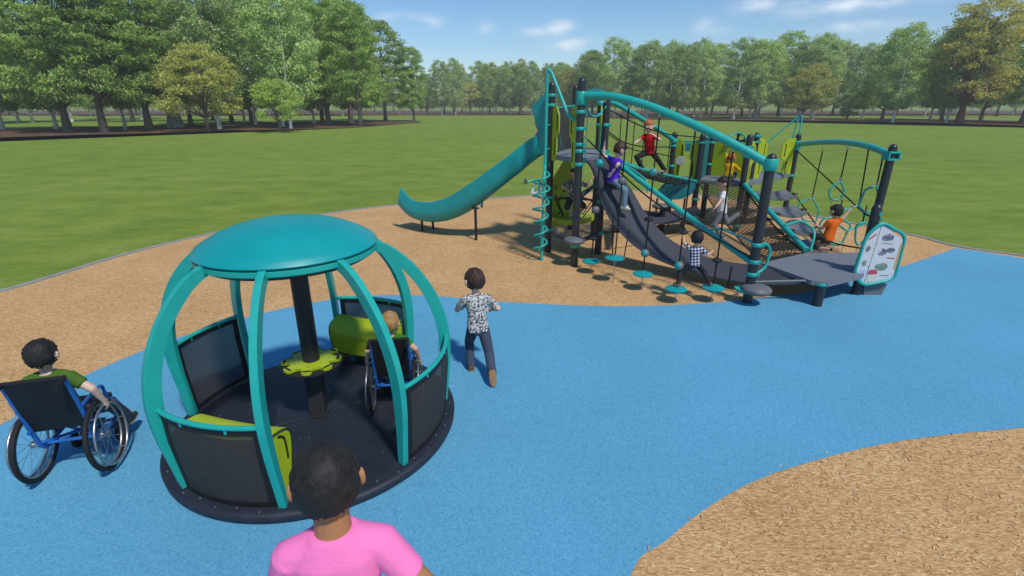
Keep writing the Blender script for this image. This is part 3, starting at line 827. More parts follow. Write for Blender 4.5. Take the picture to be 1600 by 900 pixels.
seat = lens((1.13, 9.55, .55), .46, .36, .1, (1, -.1, 0), 'hammock_seat', LIME, .09, .1)
for p0, p1 in (((.80, 9.35, .98), (.98, 9.42, .62)), ((.84, 9.75, .98), (1.0, 9.66, .62)), ((1.55, 9.2, .98), (1.36, 9.4, .62)), ((1.66, 9.85, .98), (1.4, 9.72, .62))):
    q = MB(); q.tube([p0, p1], .011, 6); q.build('rope', ROPE, play, 60).parent = seat
def web(p0, p1, sag, w0, w1, name='black_web'):
    p0 = V(p0); p1 = V(p1); vs = []; fs = []; N = 10
    d = (p1 - p0).normalized(); s = V((-d.y, d.x, 0)).normalized()
    for i in range(N + 1):
        t = i / N; w = w0 + (w1 - w0) * t + .0 ; c = p0.lerp(p1, t) + V((0, 0, -sag * 4 * t * (1 - t)))
        vs += [c - s * w + V((0, 0, .012)), c + s * w + V((0, 0, .012)), c + s * w - V((0, 0, .012)), c - s * w - V((0, 0, .012))]
    for i in range(N):
        for k in range(4): fs.append((4 * i + k, 4 * i + (k + 1) % 4, 4 * i + 4 + (k + 1) % 4, 4 * i + 4 + k))
    fs += [(0, 1, 2, 3), (4 * N + 3, 4 * N + 2, 4 * N + 1, 4 * N)]
    b = MB(); b.add(vs, fs); return b.build(name, BELT, play, 40)
web(P('A1', 1.02), (1.25, 9.7, .95), .02, .015, .11); web((1.25, 9.7, .95), P('A5', 1.08), .02, .11, .02); web(P('A4', 1.0), (1.25, 9.7, .95), .02, .015, .1)
web(P('A1', .43), P('A3', .40) + V((-.02, .2, 0)), .03, .02, .085); web(P('A3', .40) + V((.05, .15, 0)), P('A4', .42), .03, .085, .04)
b = MB(); b.tube(bez([P('A4', .41), (2.2, 9.25, .38), (2.9, 9.6, .42), (4.2, 10.6, .5)], 6), .018, 8); b.build('rope', ROPE, play, 60)
def pod(c, r, h, name='pod_step', m=GREYP, col_k=None):
    b = MB()
    prof = [(r * math.cos(a) ** .7 if math.cos(a) > 0 else .001, h * math.sin(a)) for a in [R(q) for q in range(-85, 90, 10)]]
    b.lathe([(max(.004, x), z) for x, z in prof], c, 28); return b.build(name, m, play, 60)
def cup(c, r0, r1, h, par):
    q = MB(); q.lathe([(r0, -h), (r1, 0)], c, 18); q.build('cup', TEAL, play, 40).parent = par
o = pod(P('A3', .47) + V((-.02, -.06, 0)), .185, .062); cup(P('A3', .40), .075, .11, .07, o)
o = pod(P('C', .22) + V((.06, -.08, 0)), .20, .07); cup(P('C', .21) + V((-.07, .0, 0)), .10, .13, .05, o)

# pole with bends and the helix around it
px_, py_ = .545, 8.63
pole = MB(); pole.tube(round_open([V((.53, 8.60, -.1)), V((.55, 8.66, 1.5)), V((.575, 8.83, 1.62)), V((.575, 8.85, 3.17)), V((.64, 8.83, 3.13)), V((.9, 8.45, 2.47)), V((1.0, 8.33, 2.40)), P('A3', 2.40)], .07, 6), .028, 12)
po = pole.build('climbing_pole', TEAL, play, 60)
hel = []
for i in range(0, 6 * 24 + 1):
    t = i / 24; a = 2 * PI * t + 1.2; rr = .13 - .015 * math.sin(t)
    hel.append(V((.50 + rr * math.cos(a), 8.63 + rr * math.sin(a), .14 + 1.42 * t / 6)))
hel = [V((.53, 8.60, .06))] + hel + [V((.565, 8.74, 1.6))]
b = MB(); b.tube(hel, .018, 8); b.build('spiral_rail', TEAL, play, 60)
for z in (2.62, 2.3, 1.9, 1.62):
    b = MB(); b.tube([V((.575, 8.86, z)), P('A1', z)], .016, 8); b.build('bracket', TEAL, play, 60).parent = po
# small leaf-shaped sign on a bent arm
b = MB(); b.tube(round_open([V((.60, 8.9, 1.28)), V((.42, 8.85, 1.40)), V((.27, 8.8, 1.36))], .06), .016, 8); arm = b.build('sign_arm', TEAL, play, 60)
WHITE = mat('white plastic', (.7, .7, .7), .4)
b = MB(); b.ball((.43, 8.78, 1.24), (.085, .012, .14), 20, 10, (V((.86, 0, -.5)), V((0, 1, 0)), V((-.5, 0, -.86)))); b.build('leaf_plate', WHITE, play, 60).parent = arm
b = MB(); b.ball((.425, 8.765, 1.26), (.035, .008, .06), 14, 8, (V((.86, 0, -.5)), V((0, 1, 0)), V((-.5, 0, -.86)))); b.build('green_mark', mat('leaf green ink', (.15, .4, .06), .5), play, 60).parent = arm
b = MB(); b.lathe([(.03, -.01), (.055, .03)], (.25, 8.78, 1.37), 16, (-.8, -.3, .2)); b.build('horn', STEEL, play, 60).parent = arm

# curved slide
def sweep_u(path, half_w, wall, th):
    path = bez(path, 7); n = len(path); vs = []; fs = []
    prof = [(-1, 1.0), (-1.0, .75), (-.97, .45), (-.86, .16), (-.6, .03), (-.3, 0), (0, 0), (.3, 0), (.6, .03), (.86, .16), (.97, .45), (1, .75), (1, 1.0)]
    K = len(prof)
    for i, p in enumerate(path):
        a = path[max(0, i - 1)]; c = path[min(n - 1, i + 1)]; d = (c - a).normalized()
        s = V((d.y, -d.x, 0)).normalized(); u = s.cross(d).normalized()
        t = i / (n - 1); bank = R(16) * min(1, max(0, (t - .25) * 2)); s, u = s * math.cos(bank) - u * math.sin(bank), u * math.cos(bank) + s * math.sin(bank)
        cut = max(0, (t - .86) / .14)
        def wz(x, z): return z * wall * (1.25 if x < 0 else .95 - .35 * cut)
        for x, z in prof: vs.append(p + s * x * half_w + u * wz(x, z) + d * (.16 * cut * z if x < 0 else 0))
        for x, z in prof: vs.append(p + s * x * (half_w + th) + u * (wz(x, z) - th * (1 - abs(x) ** 6)) + d * (.16 * cut * z if x < 0 else 0))
    for i in range(n - 1):
        o0 = i * 2 * K; o1 = (i + 1) * 2 * K
        for k in range(K - 1):
            fs.append((o0 + k, o0 + k + 1, o1 + k + 1, o1 + k)); fs.append((o0 + K + k, o1 + K + k, o1 + K + k + 1, o0 + K + k + 1))
        fs.append((o0, o1, o1 + K, o0 + K)); fs.append((o0 + K - 1, o0 + 2 * K - 1, o1 + 2 * K - 1, o1 + K - 1))
    for o0 in (0, (n - 1) * 2 * K):
        for k in range(K - 1): fs.append((o0 + k, o0 + K + k, o0 + K + k + 1, o0 + k + 1))
    b = MB(); b.add(vs, fs)
    b.tube([vs[i * 2 * K] for i in range(n)], .02, 8); b.tube([vs[i * 2 * K + K - 1] for i in range(n)], .02, 8)
    return b
SL = [V((.92, 10.05, 1.80)), V((.55, 10.0, 1.72)), V((.1, 10.0, 1.36)), V((-.45, 10.1, .92)), V((-1.0, 10.3, .53)), V((-1.5, 10.55, .31)), V((-1.95, 10.85, .24)), V((-2.25, 11.1, .31)), V((-2.44, 11.27, .46))]
slide = sweep_u(SL, .24, .29, .018).build('slide', TEALP, play, 50)
b = MB(); b.tube(bez([V((-.62, 9.98, .76)), V((-.62, 10.2, .66)), V((-.62, 10.5, .76))], 4), .02, 6); b.build('joint_flange', TEALD, play, 60).parent = slide
for (x, y, z1) in ((-.743, 10.06, .66), (-2.0, 10.9, .24), (-1.79, 11.1, .25)):
    q = MB(); q.lathe([(.028, -.1), (.028, z1 - .02)], (x, y, 0), 14); q.build('slide_leg', BLACK, play, 40).parent = slide
q = MB(); q.box((-.743, 10.1, .655), (.14, .1, .02)); q.box((-1.9, 11.0, .235), (.34, .06, .03), Matrix.Rotation(.68, 3, 'Z')); q.build('slide_bracket', BLACK, play, 40).parent = slide
# kite shaped hood: two folded plates
hl = far(831, 167, 9.55); ht = far(856, 142, 9.35); hb = far(851, 236, 9.35); hb2 = V((.62, 9.85, 1.8))
b = MB(); n_ = (ht - hl).cross(hb - hl)
b.plate(rounded([hl, hb, ht], .05, 4), n_, .03)
b.plate(rounded([V((.67, 9.32, 2.86)), V((.67, 9.32, 1.78)), V((.52, 9.42, 1.78)), V((.45, 9.42, 2.5))], .05, 4), V((-.5, -.85, 0)), .03)
b.build('slide_hood', TEALP, play, 30).parent = slide
b = MB(); b.plate([far(834, 176, 9.7), far(846, 221, 9.7), far(852, 222, 10.3), far(851, 160, 10.3)], V((.9, .2, .1)), .03); b.build('hood_lining', BLACK, play, 30).parent = slide

# rubber belt ramp from the tall deck to the low deck
front = [(1.20, 8.45, 1.775), (1.33, 8.40, 1.60), (1.547, 8.249, .98), (1.954, 7.973, .50), (2.461, 7.629, .255), (3.044, 7.234, .16), (3.568, 6.879, .17), (3.95, 6.62, .25), (4.2, 6.45, .335)]
back = [(1.62, 9.0, 1.775), (1.76, 8.9, 1.62), (2.036, 8.659, 1.29), (2.299, 8.443, .87), (2.637, 8.166, .52), (3.03, 7.844, .345), (3.4, 7.5, .31), (3.65, 7.3, .33), (3.79, 7.22, .345)]
def ribbon(A, B, th, nx=6, sag=.03):
    A = bez(A, 6); B = bez(B, 6); n = len(A); vs = []; fs = []
    for i in range(n):
        for s in (0, 1):
            for j in range(nx + 1):
                t = j / nx; p = A[i].lerp(B[i], t); vs.append(p + V((0, 0, -sag * 4 * t * (1 - t) - th * s)))
    K = nx + 1; S = 2 * K
    for i in range(n - 1):
        for j in range(nx):
            a = i * S + j; fs.append((a, a + 1, a + 1 + S, a + S)); fs.append((a + K, a + K + S, a + K + 1 + S, a + K + 1))
        a = i * S; fs.append((a, a + S, a + S + K, a + K)); a = i * S + nx; fs.append((a, a + K, a + S + K, a + S))
    for i in (0, n - 1):
        for j in range(nx): a = i * S + j; fs.append((a, a + K, a + K + 1, a + 1))
    b = MB(); b.add(vs, fs); return b
ribbon(front, back, .016).build('belt_ramp', BELT, play, 50)
# lower dark belt under the bridge
ribbon([V((2.35, 10.5, .55)), V((3.0, 10.3, .30)), V((3.7, 10.4, .36)), V((4.1, 10.7, .5))], [V((2.5, 11.2, .55)), V((3.2, 11.2, .36)), V((3.9, 11.3, .40)), V((4.2, 11.35, .5))], .02).build('belt_hammock', BELT, play, 50)
web((2.05, 9.0, .55), (2.35, 10.6, .55), .05, .05, .14)
# rail beside the belt ramp
r1 = MB(); r1.tube([P('A4', 1.83), (1.811, 8.761, 1.69), (2.112, 8.325, 1.45), (2.499, 7.761, 1.16), (2.849, 7.253, .90), P('C', .565)], .042, 14); rail = r1.build('ramp_rail', TEAL, play, 60)
b = MB(); b.tube(round_open([V((1.75, 9.0, 1.68)), V((2.05, 8.9, 1.60)), V((2.3, 8.6, 1.42)), V((2.31, 8.55, 1.22))], .1), .018, 8); b.build('grab_rail', TEAL, play, 60)
# bent grab rails on the front post and by the net
b = MB(); b.tube(round_open([P('C', .84), P('C', .84) + V((.16, .06, .0)), P('C', .74) + V((.25, .09, 0)), P('C', .50) + V((.22, .08, 0)), P('C', .42) + V((.12, .05, 0)), P('C', .42)], .07), .02, 10); b.build('grab_rail', TEAL, play, 60)
b = MB(); b.tube(round_open([P('C', .85), (3.06, 7.15, .92), (2.95, 7.55, .80)], .05), .016, 10); b.build('grab_rail', TEAL, play, 60)
b = MB(); b.tube([P('C', .30), at(1262, 438.5, .33)], .018, 10); b.build('deck_strut', mat('grey tube', (.12, .13, .14), .5), play, 60)
# net climber between the lower tower and the low deck
NB0 = P('B2', 1.02); NB1 = P('B4', 1.02); NL0 = V(low[0]) + V((0, 0, .0)); NL1 = V(low[1])
t2 = MB(); t2.tube([NB1 + V((.02, -.06, 0)), NL1 + V((.05, .05, .03))], .05, 14); t2.build('net_rail', TEAL, play, 60)
net = MB()
def npt(u, v):
    a = NB0.lerp(NL0, u); c = NB1.lerp(NL1, u); p = a.lerp(c, v); p.z -= .10 * math.sin(PI * u) + .05 * math.sin(PI * v); return p
NU, NV = 34, 10
for i in range(NU):
    for j in range(NV):
        # diamond cells
        c0 = (i / NU, (j + .5) / NV) if False else None
        for (di, dj) in ((1, 1), (1, -1)):
            if (i + j) % 2: continue
            u0, v0 = i / NU, j / NV
            u1, v1 = (i + di) / NU, (j + dj) / NV
            if 0 <= v1 <= 1 and u1 <= 1: net.tube([npt(u0, v0), npt(u1, v1)], .0075, 4, cap=False)
            u2, v2 = (i + 1) / NU, (j + 1) / NV; 
    for j in range(NV + 1):
        if (i + j) % 2 == 0: continue
        for dj in (1, -1):
            if 0 <= j + dj <= NV and (i + 1) <= NU: net.tube([npt(i / NU, j / NV), npt((i + 1) / NU, (j + dj) / NV)], .0075, 4, cap=False)
for v in (0, 1): net.tube([npt(k / 12, v) for k in range(13)], .016, 6)
net.build('climbing_net', NETM, play, 60, fix=False)
# rope bridge between the towers
F = [P('A4', 1.72), V((1.782, 9.204, 1.70)), V((2.475, 9.853, 1.47)), V((3.374, 10.696, 1.22)), P('B2', 1.0)]
Bk = [P('A5', 1.72), V((2.35, 10.98, 1.5)), V((3.05, 11.45, 1.24)), P('B1', 1.0)]
Fp = bez(F, 6); Bp = bez(Bk, 8)
for q, nm in ((Fp, 'bridge_tube'), (Bp, 'bridge_tube')):
    b = MB(); b.tube(q, .028, 12); tb_ = b.build(nm, TEAL, play, 60)
    for k in range(2, len(q) - 1, 2):
        c = MB(); d = (q[k + 1] - q[k]).normalized(); c.tube([q[k] - d * .012, q[k] + d * .012], .036, 12); c.build('ring_clip', STEEL, play, 50).parent = tb_
fl = MB()
def bpt(u, v):
    a = Fp[min(len(Fp) - 1, int(u * (len(Fp) - 1)))]; ia = u * (len(Fp) - 1); i0 = int(ia); a = Fp[i0].lerp(Fp[min(i0 + 1, len(Fp) - 1)], ia - i0)
    ib = u * (len(Bp) - 1); j0 = int(ib); c = Bp[j0].lerp(Bp[min(j0 + 1, len(Bp) - 1)], ib - j0)
    p = a.lerp(c, v); p.z -= .16 * math.sin(PI * v) ** .6 if 0 < v < 1 else 0; return p
for i in range(36):
    for j in range(12):
        fl.tube([bpt(i / 36, j / 12), bpt((i + 1) / 36, min(1, (j + 1) / 12))], .010, 4, cap=False); fl.tube([bpt((i + 1) / 36, j / 12), bpt(i / 36, (j + 1) / 12)], .010, 4, cap=False)
for j in (2, 4, 6, 8, 10): fl.tube([bpt(k / 30, j / 12) for k in range(31)], .014, 5)
fl.build('bridge_net', mat('grey net rope', (.07, .07, .072), .9, .2, .3, 40), play, 60, fix=False)
def rope(pts, r=.011, name='rope', n=8):
    b = MB(); b.tube(bez(pts, n), r, 7); return b.build(name, ROPE, play, 60)
rope([P('A4', 2.55) + V((.05, .02, 0)), far(1000, 196, 9.7), far(1045, 210, 10.6), far(1092, 215, 11.4), P('B4', 1.78)])
rope([P('A4', 2.20) + V((.05, .02, 0)), far(975, 222, 9.6), far(1010, 230, 10.3), far(1045, 230, 11.3), P('B1', 1.62)])
rope([P('A5', 2.2), far(985, 232, 11.2), far(1015, 237, 11.6), P('B1', 1.5)])
for t in (.14, .3, .46, .62, .78, .92):
    i = int(t * (len(Bp) - 1)); p = Bp[i]; b = MB(); b.tube([p, p + V((0, 0, .95 - .12 * t))], .010, 6); b.build('hanger_rope', ROPE, play, 60)
rope([far(918, 218, 8.15), V((2.1, 7.45, 1.28)), P('C', .66) + V((-.05, .03, 0))], .012)
b = MB(); b.tube([far(916, 215, 8.15), P('A3', 2.15)], .012, 6); b.build('rope_end', STEEL, play, 60)
# teal bubble panel and stub pod under the bridge
lp = [(1027, 300), (1034, 289), (1048, 283), (1086, 284), (1087, 293), (1080, 304), (1064, 311), (1042, 312), (1028, 309)]
b = MB(); b.plate(rounded([far(px, py, 11.3) for px, py in lp], .08, 4), V((.1, 1, 0)), .05); o = b.build('bubble_panel', TEALD, play, 30)
for px in (1027, 1049, 1070):
    q = MB(); a = far(px, 311, 11.36); q.lathe([(.022, -.1), (.022, a.z + .02)], (a.x, a.y, 0), 12); q.build('panel_leg', BLACK, play, 50).parent = o
a = far(1031, 322, 10.9); o = pod(a, .17, .055); q = MB(); q.lathe([(PR, -.1), (PR, a.z)], (a.x + .09, a.y + .05, 0), 16); q.build('stub_post', POSTM, play, 50).parent = o; cup(a + V((.09, .05, -.01)), .07, .11, .06, o)
a = far(1245, 349, 10.0); o = pod(a, .19, .06); q = MB(); q.lathe([(PR, -.1), (PR, a.z - .03)], (a.x - .1, a.y + .02, 0), 16); q.build('stub_post', POSTM, play, 50).parent = o; cup(a + V((-.10, .02, -.01)), .1, .14, .05, o)
# curved plank steps between the net rail and a rope
def plank(pl, pr, w, sag):
    pl = V(pl); pr = V(pr); A = []; B = []
    d = (pr - pl); n = V((d.y, -d.x, 0)).normalized()
    for i in range(9):
        t = i / 8; c = pl.lerp(pr, t) + V((0, 0, -sag * 4 * t * (1 - t))); ww = w * (.8 + .2 * math.sin(PI * t)); A.append(c + n * ww / 2); B.append(c - n * ww / 2 + V((0, 0, .10)))
    b = ribbon(A, B, .05, 5, .03); return b.build('plank_step', GREYP, play, 50)
RT, RB = P('B6', .88) + V((.06, -.1, 0)), V((6.05, 8.25, .36))
PLK = [((1178, 303), (1237, 304), 11.2, 11.9), ((1207, 331), (1250, 328), 10.1, 10.8), ((1228, 356), (1266, 357), 9.1, 9.6), ((1240, 380), (1284, 383), 8.35, 8.8)]
for (l, r_, y0, y1) in PLK:
    a = far(*l, y0); c = far(*r_, y1); o = plank(a, c, .42, .07)
    q = MB(); q.tube([c + V((-.03, 0, .02)), c + V((.13, 0, .02))], .012, 6); q.tube([c + V((-.03, -.1, .02)), c + V((.12, -.05, .03))], .01, 6); q.build('plank_strap', ROPE, play, 60).parent = o
rope([far(1239, 300, 12.4), far(1263, 334, 10.9), far(1280, 358, 9.9), far(1298, 378, 8.95), V((6.0, 8.1, .34))], .014)
rope([P('B6', 1.6), far(1300, 286, 10.7), far(1348, 331, 8.9), P('D', .82)], .014)
b = MB(); b.tube(round_open([at(1226, 352, .88), V((4.85, 8.25, .80)), V((4.95, 7.95, .70)), NL1 + V((.1, .02, .03))], .12), .02, 10); b.build('grab_rail', TEAL, play, 60)
# tall bent rail loop on the back corner of the lower tower
b = MB(); b.tube(round_open([P('B6', 1.55) + V((-.12, .1, 0)), far(1249, 181, 12.9), far(1254, 181, 12.7), P('B6', 1.9)], .06), .018, 8); b.build('bent_rail', TEAL, play, 60)
b = MB(); b.tube(round_open([far(1248, 182, 12.9), far(1204, 218, 13.0), V((5.9, 13.0, 1.04))], .06), .018, 8); b.build('bent_rail', TEAL, play, 60)
# round web window on the back of the lower tower
b = MB(); c0 = far(1151, 222, 12.1)
ringp = [c0 + V((math.cos(2 * PI * k / 20) * .26, .12 * math.cos(2 * PI * k / 20), math.sin(2 * PI * k / 20) * .2)) for k in range(20)]
b.tube(ringp, .02, 8, closed=True); o = b.build('web_ring', TEAL, play, 60)
q = MB()
for k in range(5): q.tube([ringp[k * 4], ringp[(k * 4 + 9) % 20]], .022, 6)
q.build('web_rope', ROPE, play, 60).parent = o
# gear panel post with a little steering disc
g = far(1062, 251, 11.55); b = MB(); b.lathe([(.09, -.012), (.10, 0), (.09, .012)], g, 20, (.3, 1, 0)); b.build('play_disc', mat('light grey disc', (.35, .35, .33), .5), play, 50)
# black tangle of connectors at the foot of the lower tower
web(P('B2', .16), P('B3', .18), .02, .04, .05); web(P('B2', .14), P('B4', .14), .02, .03, .03)

# hanging disc steps: rope strand with a disc, knob and ball, chained to the ground
HALF = None
def half_mat():
    m = bpy.data.materials.new('teal and grey halves'); m.use_nodes = True
    nt = m.node_tree; b = nt.nodes['Principled BSDF']; b.inputs['Roughness'].default_value = .45
    g = nt.nodes.new('ShaderNodeTexCoord'); s = nt.nodes.new('ShaderNodeSeparateXYZ'); nt.links.new(g.outputs['Generated'], s.inputs[0])
    c = nt.nodes.new('ShaderNodeMath'); c.operation = 'GREATER_THAN'; c.inputs[1].default_value = .48; nt.links.new(s.outputs[0], c.inputs[0])
    mx = nt.nodes.new('ShaderNodeMix'); mx.data_type = 'RGBA'; mx.inputs['A'].default_value = (.01, .28, .28, 1); mx.inputs['B'].default_value = (.16, .16, .16, 1)
    nt.links.new(c.outputs[0], mx.inputs['Factor']); nt.links.new(mx.outputs['Result'], b.inputs['Base Color']); return m
HALF = half_mat()
def arch_z(x):
    q = [(1.08, 2.75), (1.268, 2.755), (1.524, 2.735), (1.932, 2.62), (2.318, 2.45), (2.682, 2.272), (3.03, 2.075), (3.324, 1.89)]
    for a, c in zip(q, q[1:]):
        if a[0] <= x <= c[0]: return a[1] + (c[1] - a[1]) * (x - a[0]) / (c[0] - a[0])
    return 2.7
STR = [  # ground point, disc z, x on beam, balls (px,py,kind), knobs, words
    ((1.311, 7.892), .20, 1.40, [(935, 255, 't'), (929, 328, 'g')], [(927, 372)], 'grey and teal balls, nearest the grey pod step'),
    ((1.592, 7.409), .40, 1.72, [(972, 283, 'g')], [(965, 355)], 'one grey ball, second from the grey pod step'),
    ((1.951, 7.059), .254, 2.10, [(1022, 269, 'h'), (1007, 396, 'h')], [(1013, 342)], 'two half grey balls, middle one of the row'),
    ((2.300, 6.561), .20, 2.52, [(1058, 416, 'h')], [(1067, 362)], 'left foot of the child in checked shirt on it'),
    ((2.826, 6.586), .21, 2.94, [], [(1120, 406)], 'right foot of the child in checked shirt on it')]
for (gx, gy), dz, bx, balls, knobs, words in STR:
    by = 8.283 + (bx - 1.08) / (3.324 - 1.08) * (6.561 - 8.283); top = V((bx, by, arch_z(bx) - .05)); bot = V((gx, gy, dz))
    e = empty('disc_step', (gx, gy, 0), 'teal hanging disc, ' + words, 'disc step', 'disc steps hung under the long arch')
    def on(z): t = (z - bot.z) / (top.z - bot.z); return bot.lerp(top, t)
    b = MB(); b.tube([bot, top], .0115, 7); b.build('rope', ROPE, e, 60)
    b = MB(); b.lathe([(.02, -.035), (.09, -.03), (.145, -.012), (.15, .004), (.12, .02), (.03, .03), (.02, .05)], bot, 28); b.build('disc', TEALP, e, 50)
    b = MB()
    nl = max(4, int((dz + .02) / .03))
    for k in range(nl):
        z = dz - .03 - (dz) * (k + .5) / nl; b.box((gx, gy, z), (.016 if k % 2 else .006, .006 if k % 2 else .016, dz / nl * 1.2))
    b.build('chain', STEEL, e, 0)
    for (px, py, kd) in balls:
        z = far(px, py, on(1.2).y).z; c = on(z); c = on(far(px, py, c.y).z)
        q = MB(); q.ball(c, .062, 20, 14); q.build('ball', {'t': TEALP, 'g': GREYP, 'h': HALF}[kd], e, 60)
    for (px, py) in knobs:
        z = far(px, py, on(.8).y).z; c = on(z); c = on(far(px, py, c.y).z)
        q = MB(); q.lathe([(.015, -.04), (.06, -.025), (.075, 0), (.06, .012), (.02, .03)], c, 20); q.build('knob', BLACK, e, 50)
    b = MB(); b.lathe([(.02, -.05), (.02, .0)], top + V((0, 0, .01)), 10); b.build('hanger', STEEL, e, 50)
b = MB(); b.tube([far(958, 335, 7.6), far(957, 398, 7.42)], .011, 6); b.build('rope', ROPE, play, 60)
b = MB(); b.tube([far(983, 360, 7.5), far(975, 402, 7.4)], .009, 6); b.build('rope', ROPE, play, 60)
b = MB(); b.tube([far(1143, 417, 6.75), far(1137, 450, 6.7)], .012, 6); b.build('rope', ROPE, play, 60)

# hanging pentagon hoops under the right arch
def hoop(pts, r=.018):
    b = MB(); b.tube(rounded(pts, .05, 4), r, 8, closed=True); return b
HP = [((1286, 233), (1269, 305), [(1269, 309), (1280, 329), (1275, 346), (1256, 345), (1246, 327), (1249, 317)], 11.2, 'largest one, beside the child in orange'),
      ((1325, 231), (1312, 281), [(1313, 283), (1320, 297), (1313, 311), (1300, 313), (1295, 305), (1297, 294)], 10.0, 'smallest and highest one, above the child in orange'),
      ((1358, 229), (1335, 316), [(1342, 321), (1351, 335), (1347, 352), (1322, 361), (1309, 350), (1314, 330)], 9.15, 'low one behind the raised hand of the child in orange'),
      ((1381, 238), (1367, 288), [(1370, 290), (1352, 296), (1341, 322), (1350, 331), (1362, 332), (1374, 318)], 8.6, 'hung against the leaning right post')]
for i, (t, h, poly, Y, words) in enumerate(HP):
    pts = [far(px, py, Y) for px, py in poly]; top = far(t[0], t[1], Y); low_ = min(pts, key=lambda p: p.z)
    e = empty('hoop_step', (low_.x, low_.y, 0), 'teal hoop on rope, ' + words, 'hoop step', 'hoop steps hung under the right arch')
    b = MB(); b.tube([pts[0] + V((0, 0, .0)), top], .0125, 7); b.build('rope', ROPE, e, 60)
    hoop(pts).build('hoop', TEAL, e, 60)
    q = MB(); q.tube([low_, V((low_.x, low_.y, -.02))], .006, 5); q.build('chain', STEEL, e, 60)
    q = MB(); q.lathe([(.022, -.05), (.022, .01)], pts[0] + V((0, 0, .06)), 10); q.lathe([(.02, -.05), (.02, .02)], top, 10); q.build('hanger', STEEL, e, 50)
for poly, Y, words in (([(1281, 349), (1286, 342), (1310, 337), (1330, 352), (1316, 379), (1302, 383), (1281, 368)], 9.6, 'low one beside the orange shirt at knee height'),
                ([(1338, 352), (1348, 347), (1362, 352), (1356, 372), (1340, 384), (1336, 375)], 8.8, 'lowest one, half hidden by the sign board'), ):
    pts = [far(px, py, Y) for px, py in poly]; low_ = min(pts, key=lambda p: p.z)
    e = empty('hoop_step', (low_.x, low_.y, 0), 'teal hoop chained to ground, ' + words, 'hoop step', 'hoop steps hung under the right arch')
    hoop(pts).build('hoop', TEAL, e, 60)
    q = MB(); q.tube([low_, V((low_.x, low_.y, -.02))], .006, 5); q.build('chain', STEEL, e, 60)
    hi = max(pts, key=lambda p: p.z); q = MB(); q.tube([hi, hi + V((.02, .02, .30))], .011, 6); q.build('rope', ROPE, e, 60)

# information sign on its own short post
e = empty('sign_board', (5.079, 6.895, 0), 'teal framed white information board with line drawings on a short black post', 'sign')
b = MB(); h = 1.33
b.lathe([(PR, -.12), (PR, h - .07)] + [(PR * math.cos(R(a)), h - .07 + .07 * math.sin(R(a))) for a in (20, 45, 70)] + [(.004, h)], (5.079, 6.895, 0), 22); b.build('post', POSTM, e, 40)
b = MB(); b.lathe([(.028, 0), (.026, .012)], (5.10, 6.834, 1.20), 18, (.15, -1, 0)); b.build('badge', TEALP, e, 50)
SY = 6.78
fr = [far(px, py, SY) for px, py in ((1378, 347), (1415, 368), (1397, 436), (1349, 446), (1333, 431), (1353, 370))]
b = MB(); b.tube(rounded(fr, .09, 6), .024, 12, closed=True); b.build('frame', TEAL, e, 60)
nrm = V((0, -1, 0))
seam0, seam1 = far(1376, 350, SY), far(1348, 444, SY)
lft = [far(px, py, SY + .004) for px, py in ((1376.8, 351), (1370, 354), (1355, 373), (1352, 377), (1335, 431), (1348.8, 442.5))]
rgt = [far(px, py, SY) for px, py in ((1378, 351), (1393, 359), (1394, 364), (1412, 374), (1413, 379), (1394, 434), (1350, 443))]
b = MB(); b.plate(lft, nrm, .012); b.build('left_board', BOARD, e, 20)
b = MB(); b.plate(rgt, nrm, .012); b.build('right_board', BOARD, e, 20)
def ink(name, c): return mat(name, c, .6, .2)
INKP = ink('violet grey ink', (.17, .15, .26)); INKR = ink('red ink', (.5, .08, .1)); INKG = ink('green grey ink', (.2, .3, .22)); INKO = ink('orange print', (.62, .36, .14)); INKB = ink('pale blue print', (.38, .52, .68)); INKC = ink('cream print', (.62, .58, .5)); INKD = ink('grey ink', (.2, .2, .2))
def draw(seed, c, w, h, n, m, sx=.0):
    r = random.Random(seed); b = MB(); c0 = far(*c, SY - .009)
    for k in range(n):
        p = [c0 + V((r.uniform(-w, w), 0, r.uniform(-h, h))) for _ in range(4)]
        p = [V((q.x, SY - .009, c0.z + (q.z - c0.z) * (1 - .5 * abs(q.x - c0.x) / w))) for q in p]; b.tube(bez(p, 4), .0016, 4)
    for k in range(2):
        b.tube([c0 + V((math.cos(2 * PI * q / 14) * w * (.5 + .4 * k), 0, math.sin(2 * PI * q / 14) * h * (.4 + .4 * k))) for q in range(14)], .0018, 4, closed=True)
    b.build('line_drawing', m, e, 0)
draw(1, (1388, 371), .085, .06, 16, INKP); draw(2, (1379, 394), .06, .06, 11, INKP); draw(6, (1392, 391), .06, .045, 10, INKP); draw(3, (1377, 417), .095, .06, 20, INKG)
draw(4, (1357, 388), .03, .06, 6, INKD); draw(5, (1351, 411), .03, .05, 6, INKG)
def strip(name, pts, m, off=.0085):
    b = MB(); b.plate([far(px, py, SY - off) for px, py in pts], nrm, .002); b.build(name, m, e, 0)
strip('orange_band', ((1411, 381), (1407.5, 380.5), (1396, 420), (1399, 421)), INKO); strip('blue_band', ((1340, 424), (1352, 421), (1348, 440), (1337, 431)), INKB)
strip('red_band', ((1358, 373), (1370, 365), (1370, 367), (1358, 375)), INKR); strip('red_band', ((1386, 402), (1398, 403), (1398, 404.6), (1386, 403.6)), INKR)
strip('cream_box', ((1357, 426), (1370, 424), (1366, 440), (1355, 441)), INKC); strip('red_band', ((1357, 425), (1360, 421.5), (1369, 421.5), (1371, 425), (1370, 428), (1357, 429)), INKR, .0115)
strip('green_band', ((1379, 379), (1396, 381), (1396, 382), (1379, 380)), INKG); strip('grey_band', ((1376, 430), (1388, 430), (1388, 431), (1376, 431)), INKD)
b = MB()
